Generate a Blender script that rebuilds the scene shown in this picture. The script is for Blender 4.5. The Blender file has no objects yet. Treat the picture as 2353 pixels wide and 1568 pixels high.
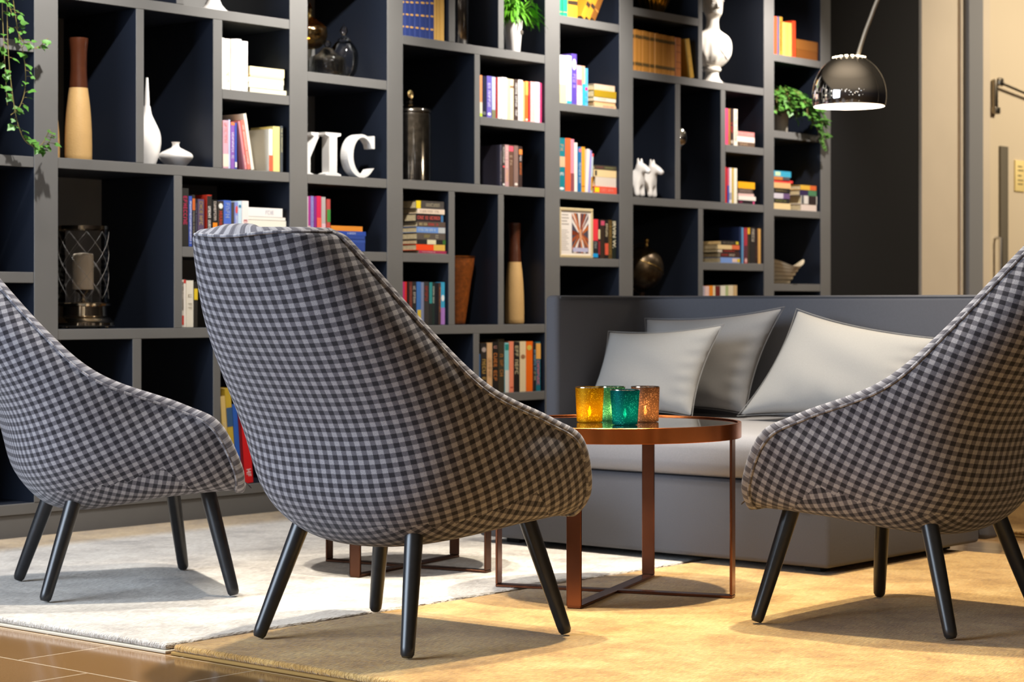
import bpy, bmesh, math, random
import numpy as np
from mathutils import Vector, Matrix
random.seed(7)
PI = math.pi
scene = bpy.context.scene
C = scene.collection
R = math.radians

# ------------------------------------------------------------ camera
cam_d = bpy.data.cameras.new('camera')
cam = bpy.data.objects.new('camera', cam_d); C.objects.link(cam)
cam.location = (0, 0, .85)
cam.rotation_euler = (R(90), 0, R(40.642 - 90))
cam_d.sensor_width = 36; cam_d.lens = 73.5
cam_d.shift_y = -82 / 2353
cam_d.clip_end = 60
cam_d.dof.use_dof = True; cam_d.dof.focus_distance = 5.35; cam_d.dof.aperture_fstop = 6.5
scene.camera = cam

# ------------------------------------------------------------ colour management
vs = scene.view_settings
vs.view_transform = 'Standard'; vs.look = 'None'; vs.gamma = 1; vs.use_curve_mapping = False
vs.exposure = 0.0

# ------------------------------------------------------------ world: the rest of the lobby (warm ceiling, lamps far off)
world = bpy.data.worlds.new('lobby'); scene.world = world; world.use_nodes = True
wn = world.node_tree; wn.nodes.clear()
def N(nt, typ, **kw):
    n = nt.nodes.new(typ)
    for k, v in kw.items():
        if hasattr(n, k): setattr(n, k, v)
        else: n.inputs[k].default_value = v
    return n
tc = N(wn, 'ShaderNodeTexCoord'); sep = N(wn, 'ShaderNodeSeparateXYZ')
wn.links.new(tc.outputs['Generated'], sep.inputs[0])
ramp = N(wn, 'ShaderNodeValToRGB')
mr = N(wn, 'ShaderNodeMapRange'); mr.inputs[1].default_value = -1; mr.inputs[2].default_value = 1
wn.links.new(sep.outputs['Z'], mr.inputs[0]); wn.links.new(mr.outputs[0], ramp.inputs[0])
cr = ramp.color_ramp
cr.elements[0].position = 0; cr.elements[0].color = (.10, .06, .03, 1)
cr.elements[1].position = 1; cr.elements[1].color = (.70, .57, .41, 1)
cr.elements[1].position = .97; cr.elements[1].color = (1.5, 1.22, .88, 1)
for p, c in ((.82, (.70, .57, .41, 1)), (.45, (.10, .07, .05, 1)), (.54, (.12, .10, .10, 1)), (.64, (.50, .41, .30, 1))):
    e = cr.elements.new(p); e.color = c
# world brightened behind the camera to fill chair backs; far lamps dot its horizon
dt = N(wn, 'ShaderNodeVectorMath', operation='DOT_PRODUCT'); dt.inputs[1].default_value = (-.93, -.26, .25); wn.links.new(tc.outputs['Generated'], dt.inputs[0])
fr = N(wn, 'ShaderNodeMapRange', interpolation_type='SMOOTHSTEP'); fr.inputs[1].default_value = -.4; fr.inputs[2].default_value = 1; fr.inputs[3].default_value = .08; fr.inputs[4].default_value = .48
wn.links.new(dt.outputs['Value'], fr.inputs[0])
bgn = N(wn, 'ShaderNodeBackground'); wo = N(wn, 'ShaderNodeOutputWorld')
wn.links.new(ramp.outputs[0], bgn.inputs[0]); wn.links.new(fr.outputs[0], bgn.inputs[1])
vo = N(wn, 'ShaderNodeTexVoronoi', Scale=11.0); wn.links.new(tc.outputs['Generated'], vo.inputs['Vector'])
ls = N(wn, 'ShaderNodeMath', operation='LESS_THAN'); ls.inputs[1].default_value = .16; wn.links.new(vo.outputs['Distance'], ls.inputs[0])
zb = N(wn, 'ShaderNodeMath', operation='COMPARE'); zb.inputs[1].default_value = .10; zb.inputs[2].default_value = .16; wn.links.new(sep.outputs['Z'], zb.inputs[0])
gt = N(wn, 'ShaderNodeMath', operation='GREATER_THAN'); gt.inputs[1].default_value = .35; wn.links.new(dt.outputs['Value'], gt.inputs[0])
m1 = N(wn, 'ShaderNodeMath', operation='MULTIPLY'); m2 = N(wn, 'ShaderNodeMath', operation='MULTIPLY'); m3 = N(wn, 'ShaderNodeMath', operation='MULTIPLY'); m3.inputs[1].default_value = 9
wn.links.new(ls.outputs[0], m1.inputs[0]); wn.links.new(zb.outputs[0], m1.inputs[1]); wn.links.new(m1.outputs[0], m2.inputs[0]); wn.links.new(gt.outputs[0], m2.inputs[1]); wn.links.new(m2.outputs[0], m3.inputs[0])
hs = N(wn, 'ShaderNodeMix', data_type='RGBA'); hs.inputs[6].default_value = (.75, .85, 1, 1); hs.inputs[7].default_value = (1, .8, .5, 1); wn.links.new(vo.outputs['Color'], hs.inputs[0])
b2 = N(wn, 'ShaderNodeBackground'); wn.links.new(hs.outputs[2], b2.inputs[0]); wn.links.new(m3.outputs[0], b2.inputs[1])
ads = N(wn, 'ShaderNodeAddShader'); wn.links.new(bgn.outputs[0], ads.inputs[0]); wn.links.new(b2.outputs[0], ads.inputs[1]); wn.links.new(ads.outputs[0], wo.inputs[0])

# ------------------------------------------------------------ lights
def spot(name, loc, target, power, col, angle, blend=.5, size=.04):
    d = bpy.data.lights.new(name, 'SPOT'); d.energy = power; d.color = col
    d.spot_size = R(angle); d.spot_blend = blend; d.shadow_soft_size = size
    o = bpy.data.objects.new(name, d); C.objects.link(o); o.location = loc
    o.rotation_euler = (Vector(target) - Vector(loc)).to_track_quat('-Z', 'Y').to_euler()
    return o
def area(name, loc, target, power, col, sx, sy):
    d = bpy.data.lights.new(name, 'AREA'); d.energy = power; d.color = col; d.shape = 'RECTANGLE'; d.size = sx; d.size_y = sy
    o = bpy.data.objects.new(name, d); C.objects.link(o); o.location = loc
    o.rotation_euler = (Vector(target) - Vector(loc)).to_track_quat('-Z', 'Y').to_euler()
    return o
# ceiling downlights washing the bookcase, one per bay
for i, (x, y, p, col) in enumerate(((4.52, 5.45, 235, (1, .98, .95)), (6.02, 5.48, 300, (1, .97, .92)), (7.66, 5.55, 290, (1, .96, .91)), (9.45, 5.58, 250, (1, .94, .89)))):
    spot('bookcase_downlight', (x, y, 2.85), (x + .10, 6.4, 1.95), p * 0.95, col, 82, 1, .03)
# ceiling downlights over the seating
spot('seating_downlight', (3.9, 3.75, 5.6), (3.95, 3.75, 0), 1500, (1, .93, .80), 40, .5, .09)
spot('seating_downlight', (4.5, 4.9, 5.6), (4.4, 4.9, 0), 1150, (1, .96, .92), 40, .5, .09)
spot('seating_downlight', (5.2, 3.0, 5.6), (5.3, 3.1, 0), 2100, (1, .91, .76), 44, .5, .09)
# fill spot added to brighten the beige wall and door, no fixture seen
spot('door_wall_fill', (13.2, 3.3, 4.2), (12.3, 6.4, 1.4), 900, (1, .88, .70), 70, .9, .3)
# daylight from the tall windows on the left
area('window_daylight', (-.4, 5.7, 2.1), (4.2, 4.0, .6), 430, (.70, .83, 1.0), 3.0, 2.6)
# warm fill spot added to light the right end of the sofa
spot('sofa_end_fill', (7.6, 1.3, 3.3), (6.3, 3.5, .2), 300, (1, .86, .68), 34, .8, .08)

# ------------------------------------------------------------ materials
def lin(h):
    if not isinstance(h, str): return tuple(h)
    v = [int(h[i:i + 2], 16) / 255 for i in (0, 2, 4)]
    return tuple(x / 12.92 if x <= .04045 else ((x + .055) / 1.055) ** 2.4 for x in v)
_mats = {}
def mat(name, col, rough=.6, metal=0, noise=0, nscale=40, bump=0, bscale=200, emit=0, spec=.5, coat=0, trans=0, ior=1.45):
    if name in _mats: return _mats[name]
    m = bpy.data.materials.new(name); m.use_nodes = True; _mats[name] = m
    nt = m.node_tree; b = nt.nodes['Principled BSDF']
    c = lin(col)
    b.inputs['Base Color'].default_value = (*c, 1); b.inputs['Roughness'].default_value = rough
    b.inputs['Metallic'].default_value = metal; b.inputs['Specular IOR Level'].default_value = spec
    if coat: b.inputs['Coat Weight'].default_value = coat
    if trans: b.inputs['Transmission Weight'].default_value = trans; b.inputs['IOR'].default_value = ior
    if emit: b.inputs['Emission Color'].default_value = (*c, 1); b.inputs['Emission Strength'].default_value = emit
    if noise or bump:
        t = N(nt, 'ShaderNodeTexCoord')
    if noise:
        n = N(nt, 'ShaderNodeTexNoise', Scale=nscale, Detail=4.0)
        nt.links.new(t.outputs['Object'], n.inputs['Vector'])
        r = N(nt, 'ShaderNodeValToRGB')
        r.color_ramp.elements[0].position = .3; r.color_ramp.elements[1].position = .7
        r.color_ramp.elements[0].color = (*[x * (1 - noise) for x in c], 1)
        r.color_ramp.elements[1].color = (*[min(1, x * (1 + noise)) for x in c], 1)
        nt.links.new(n.outputs[0], r.inputs[0]); nt.links.new(r.outputs[0], b.inputs['Base Color'])
    if bump:
        n2 = N(nt, 'ShaderNodeTexNoise', Scale=bscale, Detail=3.0)
        nt.links.new(t.outputs['Object'], n2.inputs['Vector'])
        bp = N(nt, 'ShaderNodeBump', Strength=bump, Distance=.002)
        nt.links.new(n2.outputs[0], bp.inputs['Height']); nt.links.new(bp.outputs[0], b.inputs['Normal'])
    return m
def hexmat(h):
    return mat('print_' + h, h, .55, spec=.35)

# ------------------------------------------------------------ mesh helpers
def obj(name, bm, m, parent=None, smooth=False, sharp=None):
    me = bpy.data.meshes.new(name)
    if isinstance(bm, bmesh.types.BMesh):
        bmesh.ops.recalc_face_normals(bm, faces=bm.faces)
        bm.to_mesh(me); bm.free()
    else:
        me.from_pydata(*bm); me.validate()
    for x in (m if isinstance(m, (list, tuple)) else [m]): me.materials.append(x)
    if smooth:
        me.polygons.foreach_set('use_smooth', [True] * len(me.polygons))
        if sharp is not None: me.set_sharp_from_angle(angle=R(sharp))
    o = bpy.data.objects.new(name, me); C.objects.link(o)
    if parent: o.parent = parent
    return o
def tag(o, label, cat, group=None, kind=None):
    if label: o['label'] = label
    if cat: o['category'] = cat
    if group: o['group'] = group
    if kind: o['kind'] = kind
    return o
def thing(name, label, cat, loc=(0, 0, 0), rz=0, group=None):
    o = bpy.data.objects.new(name, None); C.objects.link(o)
    o.location = loc; o.rotation_euler = (0, 0, rz); o.empty_display_size = .1
    return tag(o, label, cat, group)
def struct(name, bm, m, **kw):
    o = obj(name, bm, m, **kw); o['kind'] = 'structure'; return o
def bx(bm, x0, x1, y0, y1, z0, z1, mi=0, bev=0, seg=2, M=None):
    r = bmesh.ops.create_cube(bm, size=1)
    vsn = r['verts']
    for v in vsn:
        v.co = Vector(((x0 + x1) / 2 + v.co.x * (x1 - x0), (y0 + y1) / 2 + v.co.y * (y1 - y0), (z0 + z1) / 2 + v.co.z * (z1 - z0)))
        if M is not None: v.co = M @ v.co
    fs = {f for v in vsn for f in v.link_faces}
    if bev:
        es = list({e for f in fs for e in f.edges})
        rr = bmesh.ops.bevel(bm, geom=es, offset=bev, segments=seg, profile=.5, affect='EDGES')
        fs = set(rr['faces']) | {f for f in fs if f.is_valid}
    for f in fs: f.material_index = mi
    return fs
def box_obj(name, dims, m, parent=None, bev=.003, seg=2, smooth=True):
    bm = bmesh.new(); bx(bm, *dims, bev=bev, seg=seg)
    return obj(name, bm, m, parent, smooth, 40)
def lathe(bm, prof, n=32, cx=0, cy=0, z0=0, mi=0, cap0=True, cap1=True, rib=None):
    rings = []
    for r, z in prof:
        ring = []
        for k in range(n):
            a = 2 * PI * k / n
            rr = r * (1 + (rib[1] * math.cos(rib[0] * a) if rib else 0))
            ring.append(bm.verts.new((cx + rr * math.cos(a), cy + rr * math.sin(a), z0 + z)))
        rings.append(ring)
    for a, b in zip(rings, rings[1:]):
        for k in range(n):
            f = bm.faces.new((a[k], a[(k + 1) % n], b[(k + 1) % n], b[k])); f.material_index = mi
    if cap0: bm.faces.new(rings[0][::-1]).material_index = mi
    if cap1: bm.faces.new(rings[-1]).material_index = mi
    return rings
def lathe_obj(name, prof, m, parent=None, n=40, sharp=50, loc=None, **kw):
    bm = bmesh.new(); lathe(bm, prof, n, **kw)
    o = obj(name, bm, m, parent, True, sharp)
    if loc: o.location = loc
    return o
def spline(pts, n):
    P = np.array(pts, float); t = np.linspace(0, len(P) - 1 - 1e-9, n); i = t.astype(int); s = (t - i)[:, None]
    E = np.vstack([2 * P[0] - P[1], P, 2 * P[-1] - P[-2]])
    a, b, c, d = E[i], E[i + 1], E[i + 2], E[i + 3]
    return .5 * (2 * b + (c - a) * s + (2 * a - 5 * b + 4 * c - d) * s ** 2 + (3 * b - a - 3 * c + d) * s ** 3)
def tube(bm, pts, r, n=8, mi=0, closed=False, cap=True):
    P = [Vector(p) for p in pts]; m = len(P)
    rad = r if hasattr(r, '__len__') else [r] * m
    up = Vector((0, 0, 1)); rings = []
    prev = None
    for i, p in enumerate(P):
        if closed: d = P[(i + 1) % m] - P[i - 1]
        else: d = P[min(i + 1, m - 1)] - P[max(i - 1, 0)]
        d.normalize()
        if prev is None:
            u = d.cross(up)
            if u.length < .05: u = d.cross(Vector((1, 0, 0)))
        else: u = prev - d * prev.dot(d)
        u.normalize(); prev = u
        w = d.cross(u)
        rings.append([bm.verts.new(p + (u * math.cos(2 * PI * k / n) + w * math.sin(2 * PI * k / n)) * rad[i]) for k in range(n)])
    prs = list(zip(rings, rings[1:])) + ([(rings[-1], rings[0])] if closed else [])
    for a, b in prs:
        for k in range(n):
            bm.faces.new((a[k], a[(k + 1) % n], b[(k + 1) % n], b[k])).material_index = mi
    if cap and not closed:
        bm.faces.new(rings[0][::-1]).material_index = mi; bm.faces.new(rings[-1]).material_index = mi
def tube_obj(name, pts, r, m, parent=None, n=8, **kw):
    bm = bmesh.new(); tube(bm, pts, r, n, **kw); return obj(name, bm, m, parent, True, 60)
def skin_obj(name, verts, edges, radii, m, parent=None, sub=2):
    o = obj(name, (verts, edges, []), m, parent)
    sk = o.modifiers.new('skin', 'SKIN'); sk.use_smooth_shade = True
    lay = o.data.skin_vertices[0].data if o.data.skin_vertices else None
    if lay is None:
        bm = bmesh.new(); bm.from_mesh(o.data); bm.verts.layers.skin.verify(); bm.to_mesh(o.data); bm.free(); lay = o.data.skin_vertices[0].data
    for i, r in enumerate(radii):
        lay[i].radius = (r, r) if not hasattr(r, '__len__') else r
    lay[0].use_root = True
    s = o.modifiers.new('sub', 'SUBSURF'); s.levels = sub; s.render_levels = sub
    return o
# ------------------------------------------------------------ shared materials
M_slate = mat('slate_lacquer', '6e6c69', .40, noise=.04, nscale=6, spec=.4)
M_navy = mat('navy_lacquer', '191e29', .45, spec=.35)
M_blackwall = mat('charcoal_wall', '1b1a1a', .9, spec=.15)
M_beige = mat('beige_paint', 'c9b9a2', .6, noise=.03, nscale=3)
M_greyframe = mat('grey_frame_paint', '7d7c7c', .45)
M_steel = mat('brushed_steel', '9a9080', .3, 1)
M_chrome = mat('chrome', 'd8d4d0', .05, 1)
M_blackwood = mat('black_stained_wood', '17181b', .33, noise=.25, nscale=60, spec=.5)
M_bronze = mat('brushed_bronze', '7a4e3a', .27, 1, noise=.18, nscale=9)
M_darkbronze = mat('dark_bronze', '55382a', .36, 1, noise=.2, nscale=9)
M_blackglass = mat('black_glass', '08090a', .03, spec=.6)
M_felt = mat('grey_felt', '55555a', .9, noise=.05, nscale=300, bump=.25, bscale=700, spec=.15)
M_seatfelt = mat('light_grey_felt', '8a888a', .9, noise=.05, nscale=300, bump=.25, bscale=700, spec=.15)
M_pillow = mat('cushion_cloth', '96938f', .9, noise=.05, nscale=320, bump=.25, bscale=800, spec=.15)
M_pillow2 = mat('cushion_cloth_darker', '858280', .9, noise=.05, nscale=320, bump=.25, bscale=800, spec=.15)
M_dark = mat('matte_black', '121212', .8)  # plain black of the sofa feet and the candle wick

# ------------------------------------------------------------ room shell
def tile_material():
    m = bpy.data.materials.new('brown_floor_tile'); m.use_nodes = True; nt = m.node_tree; b = nt.nodes['Principled BSDF']
    g = N(nt, 'ShaderNodeNewGeometry'); s = N(nt, 'ShaderNodeSeparateXYZ'); nt.links.new(g.outputs['Position'], s.inputs[0])
    ax = N(nt, 'ShaderNodeMath', operation='ADD'); ax.inputs[1].default_value = -3.405 + .285 * 20
    ay = N(nt, 'ShaderNodeMath', operation='ADD'); ay.inputs[1].default_value = -4.285 + .55 * 20
    nt.links.new(s.outputs['X'], ax.inputs[0]); nt.links.new(s.outputs['Y'], ay.inputs[0])
    c = N(nt, 'ShaderNodeCombineXYZ'); nt.links.new(ay.outputs[0], c.inputs[0]); nt.links.new(ax.outputs[0], c.inputs[1])
    br = N(nt, 'ShaderNodeTexBrick'); br.offset = .5; br.squash = 1
    br.inputs['Scale'].default_value = 1; br.inputs['Brick Width'].default_value = .55; br.inputs['Row Height'].default_value = .285
    br.inputs['Mortar Size'].default_value = .0032; br.inputs['Mortar Smooth'].default_value = .2
    br.inputs['Color1'].default_value = (*lin('8e6a42'), 1); br.inputs['Color2'].default_value = (*lin('805f3a'), 1); br.inputs['Mortar'].default_value = (*lin('cbb69a'), 1)
    nt.links.new(c.outputs[0], br.inputs['Vector'])
    no = N(nt, 'ShaderNodeTexNoise', Scale=260.0, Detail=2.0); nt.links.new(g.outputs['Position'], no.inputs['Vector'])
    mx = N(nt, 'ShaderNodeMix', data_type='RGBA', blend_type='MULTIPLY'); mx.inputs[0].default_value = .45
    nt.links.new(br.outputs['Color'], mx.inputs[6]); nt.links.new(no.outputs[0], mx.inputs[7])
    nt.links.new(mx.outputs[2], b.inputs['Base Color']); b.inputs['Roughness'].default_value = .12; b.inputs['Specular IOR Level'].default_value = .5
    return m
FZ = -.026
bm = bmesh.new(); bx(bm, 1.0, 14.0, -2.0, 6.9, FZ - .1, FZ); struct('floor', bm, tile_material())
bm = bmesh.new(); bx(bm, 10.2495, 11.2875, 6.42, 6.95, FZ, 3.3, bev=.002); struct('wall_back', bm, M_blackwall)
bm = bmesh.new(); bx(bm, 11.2885, 11.735, 6.40, 6.95, FZ, 3.3, bev=.002); struct('wall_right', bm, M_beige)
bm = bmesh.new(); bx(bm, 11.7352, 11.762, 6.43, 6.95, FZ, 3.3); bx(bm, 11.7622, 11.785, 6.39, 6.95, FZ, 3.3, bev=.003); struct('trim_1', bm, M_beige)
bm = bmesh.new(); bx(bm, 11.7855, 11.83, 6.44, 6.95, FZ, 3.3); bx(bm, 11.8302, 12.0135, 6.37, 6.95, FZ, 3.3, bev=.004); struct('trim_2', bm, M_greyframe)
bm = bmesh.new(); bx(bm, 12.014, 12.20, 6.42, 6.95, FZ, 3.3, bev=.003); struct('trim_3', bm, M_beige)
# the door beyond, with its closer, glass slot, pull handle and notice
bm = bmesh.new(); bx(bm, 12.2075, 13.2, 6.44, 6.50, FZ + .008, 3.3, bev=.004); door = struct('door_1', bm, mat('cream_door_paint', 'cfbea2', .5))
dgl = box_obj('glass_slot', (12.352, 12.456, 6.425, 6.4405, .55, 1.885), mat('grey_slot_glass', '6a6254', .15), door, .002)
obj_dh = tube_obj('pull_handle', [(12.30, 6.4405, 1.285), (12.30, 6.40, 1.285), (12.30, 6.40, .80), (12.30, 6.4405, .80)], .014, M_chrome, door)
bm = bmesh.new(); bx(bm, 12.240, 12.305, 6.40, 6.4395, 2.085, 2.13, bev=.008)
bx(bm, 12.245, 12.285, 6.405, 6.4395, 2.12, 2.31, bev=.010); bx(bm, 12.262, 12.325, 6.385, 6.412, 2.265, 2.32, bev=.012)
cl = obj('door_closer', bm, M_steel, door, True, 40)
tube_obj('closer_arm', [(12.31, 6.398, 2.285), (13.05, 6.41, 2.20)], .009, M_steel, door)
nb = box_obj('notice_plate', (12.563, 12.70, 6.431, 6.4398, 1.60, 1.805), mat('notice_yellow', 'e8cf8a', .5), door, .001)
bm = bmesh.new()
for k, (z, w) in enumerate(((1.76, .06), (1.735, .08), (1.70, .05), (1.67, .075), (1.645, .07))): bx(bm, 12.60, 12.60 + w, 6.4302, 6.431, z, z + .008)
obj('notice_print', bm, mat('notice_ink', '6a5a3a', .6), nb)

# ------------------------------------------------------------ bookcase (one built-in unit)
YF, DEP, TH = 6.40, .455, .040
bc = thing('bookcase', 'huge dark slate wall bookcase with open cubbies along the back of the lounge', 'bookcase', (7.2, 6.62, FZ))
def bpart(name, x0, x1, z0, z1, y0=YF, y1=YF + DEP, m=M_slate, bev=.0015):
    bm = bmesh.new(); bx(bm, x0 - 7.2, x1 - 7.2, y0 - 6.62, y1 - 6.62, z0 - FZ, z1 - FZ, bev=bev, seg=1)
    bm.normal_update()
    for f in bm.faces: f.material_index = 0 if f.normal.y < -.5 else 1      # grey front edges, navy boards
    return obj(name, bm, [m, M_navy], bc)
TOP = 2.72
POSTS = [(4.05, 4.155), (4.732, 4.8405), (6.0275, 6.1305), (6.6125, 6.7125), (7.698, 7.8095), (8.279, 8.3905), (9.569, 9.668), (10.143, 10.2485)]
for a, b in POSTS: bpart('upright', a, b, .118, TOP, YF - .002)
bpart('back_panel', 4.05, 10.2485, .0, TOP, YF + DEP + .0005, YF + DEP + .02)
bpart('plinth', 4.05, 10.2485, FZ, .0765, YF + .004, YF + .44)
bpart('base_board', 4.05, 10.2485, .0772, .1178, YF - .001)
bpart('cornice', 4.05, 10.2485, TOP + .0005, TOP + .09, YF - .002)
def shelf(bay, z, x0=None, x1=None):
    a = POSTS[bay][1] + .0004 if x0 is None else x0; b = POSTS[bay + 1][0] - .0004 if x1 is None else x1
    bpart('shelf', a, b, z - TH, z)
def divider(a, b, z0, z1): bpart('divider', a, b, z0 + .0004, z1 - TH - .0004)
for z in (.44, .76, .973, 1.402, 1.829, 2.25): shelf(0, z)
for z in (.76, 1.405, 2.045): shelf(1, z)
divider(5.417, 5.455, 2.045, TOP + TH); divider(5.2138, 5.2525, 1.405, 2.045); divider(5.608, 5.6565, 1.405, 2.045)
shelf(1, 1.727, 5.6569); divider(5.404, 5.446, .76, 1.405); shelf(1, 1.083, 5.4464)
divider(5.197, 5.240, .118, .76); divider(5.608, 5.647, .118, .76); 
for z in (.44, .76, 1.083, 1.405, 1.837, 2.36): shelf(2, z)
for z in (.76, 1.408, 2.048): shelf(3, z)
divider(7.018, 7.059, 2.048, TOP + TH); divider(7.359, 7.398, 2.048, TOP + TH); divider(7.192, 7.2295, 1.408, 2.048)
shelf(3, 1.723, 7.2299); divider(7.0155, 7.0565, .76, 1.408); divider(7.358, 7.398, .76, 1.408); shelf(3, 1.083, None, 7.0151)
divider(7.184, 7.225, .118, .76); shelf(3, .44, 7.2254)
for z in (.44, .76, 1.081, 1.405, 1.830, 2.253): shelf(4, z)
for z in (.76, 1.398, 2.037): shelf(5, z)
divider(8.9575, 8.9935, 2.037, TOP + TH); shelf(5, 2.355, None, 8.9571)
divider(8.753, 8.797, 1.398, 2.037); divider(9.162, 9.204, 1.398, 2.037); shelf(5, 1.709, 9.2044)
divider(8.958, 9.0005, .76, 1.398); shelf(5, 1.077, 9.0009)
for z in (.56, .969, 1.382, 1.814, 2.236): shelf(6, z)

# ------------------------------------------------------------ rugs
def rug_material(name, c0, c1, c2, band=None):
    m = bpy.data.materials.new(name); m.use_nodes = True; nt = m.node_tree; b = nt.nodes['Principled BSDF']
    g = N(nt, 'ShaderNodeNewGeometry')
    n1 = N(nt, 'ShaderNodeTexNoise', Scale=4.5, Detail=9.0, Roughness=.72)
    nt.links.new(g.outputs['Position'], n1.inputs['Vector'])
    r = N(nt, 'ShaderNodeValToRGB'); r.color_ramp.elements[0].position = .34; r.color_ramp.elements[1].position = .66
    r.color_ramp.elements[0].color = (*lin(c0), 1); r.color_ramp.elements[1].color = (*lin(c2), 1)
    e = r.color_ramp.elements.new(.5); e.color = (*lin(c1), 1)
    nt.links.new(n1.outputs[0], r.inputs[0])
    mp = N(nt, 'ShaderNodeMapping'); mp.inputs['Scale'].default_value = (45, 210, 100); mp.inputs['Rotation'].default_value = (0, 0, .5)
    nt.links.new(g.outputs['Position'], mp.inputs[0])
    n2 = N(nt, 'ShaderNodeTexNoise', Scale=1.0, Detail=3.0); nt.links.new(mp.outputs[0], n2.inputs['Vector'])
    r2 = N(nt, 'ShaderNodeValToRGB'); r2.color_ramp.elements[0].position = .3; r2.color_ramp.elements[0].color = (.42, .40, .36, 1); r2.color_ramp.elements[1].position = .68
    nt.links.new(n2.outputs[0], r2.inputs[0])
    mx = N(nt, 'ShaderNodeMix', data_type='RGBA', blend_type='MULTIPLY'); mx.inputs[0].default_value = .7
    nt.links.new(r.outputs[0], mx.inputs[6]); nt.links.new(r2.outputs[0], mx.inputs[7])
    out = mx.outputs[2]
    if band:
        s = N(nt, 'ShaderNodeSeparateXYZ'); nt.links.new(g.outputs['Position'], s.inputs[0])
        mr_ = N(nt, 'ShaderNodeMapRange'); mr_.inputs[1].default_value = band[0]; mr_.inputs[2].default_value = band[0] + .12
        nt.links.new(s.outputs['Y'], mr_.inputs[0])
        m2 = N(nt, 'ShaderNodeMix', data_type='RGBA', blend_type='MULTIPLY'); m2.inputs[7].default_value = (*lin(band[1]), 1)
        nt.links.new(mr_.outputs[0], m2.inputs[0]); nt.links.new(out, m2.inputs[6]); out = m2.outputs[2]
    nt.links.new(out, b.inputs['Base Color']); b.inputs['Roughness'].default_value = .85; b.inputs['Specular IOR Level'].default_value = .15
    b.inputs['Sheen Weight'].default_value = .25
    bp = N(nt, 'ShaderNodeBump', Strength=1, Distance=.010); nt.links.new(n2.outputs[0], bp.inputs['Height']); nt.links.new(bp.outputs[0], b.inputs['Normal'])
    return m
M_white = rug_material('silver_white_pile', 'a29a92', 'cac2b8', 'dcd6cc', (6.0, 'e2c89a'))
M_gold = rug_material('gold_pile', 'a47a3c', 'c89c58', 'dcb674')
def rug(name, label, x0, x1, y0, y1, m, mb):
    t = thing(name, label, 'rug', ((x0 + x1) / 2, (y0 + y1) / 2, FZ))
    hx, hy = (x1 - x0) / 2, (y1 - y0) / 2
    bm = bmesh.new(); bx(bm, -hx + .004, hx - .004, -hy + .004, hy - .004, .0085, -FZ, bev=.0085, seg=4)
    obj('pile', bm, m, t, True, 60)
    bm = bmesh.new(); bx(bm, -hx, hx, -hy, hy, .0005, .0084, bev=.002, seg=2)
    obj('backing', bm, mb, t, True, 60)
    return t
rug('rug', 'silver white pile rug running from the left chair to the bookcase', 3.415, 6.3, 4.078, 6.36, M_white, mat('rug_binding_pale', 'b9ac98', .9))
rug('rug', 'gold pile rug under the middle chair, round table and sofa', 3.415, 6.52, 1.2, 4.058, M_gold, mat('rug_binding_gold', '8a6a34', .9))
rug('rug', 'second gold rug beyond the tiled strip behind the right chair', 7.23, 10.0, .4, 4.3, M_gold, mat('rug_binding_gold', '8a6a34', .9))

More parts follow.
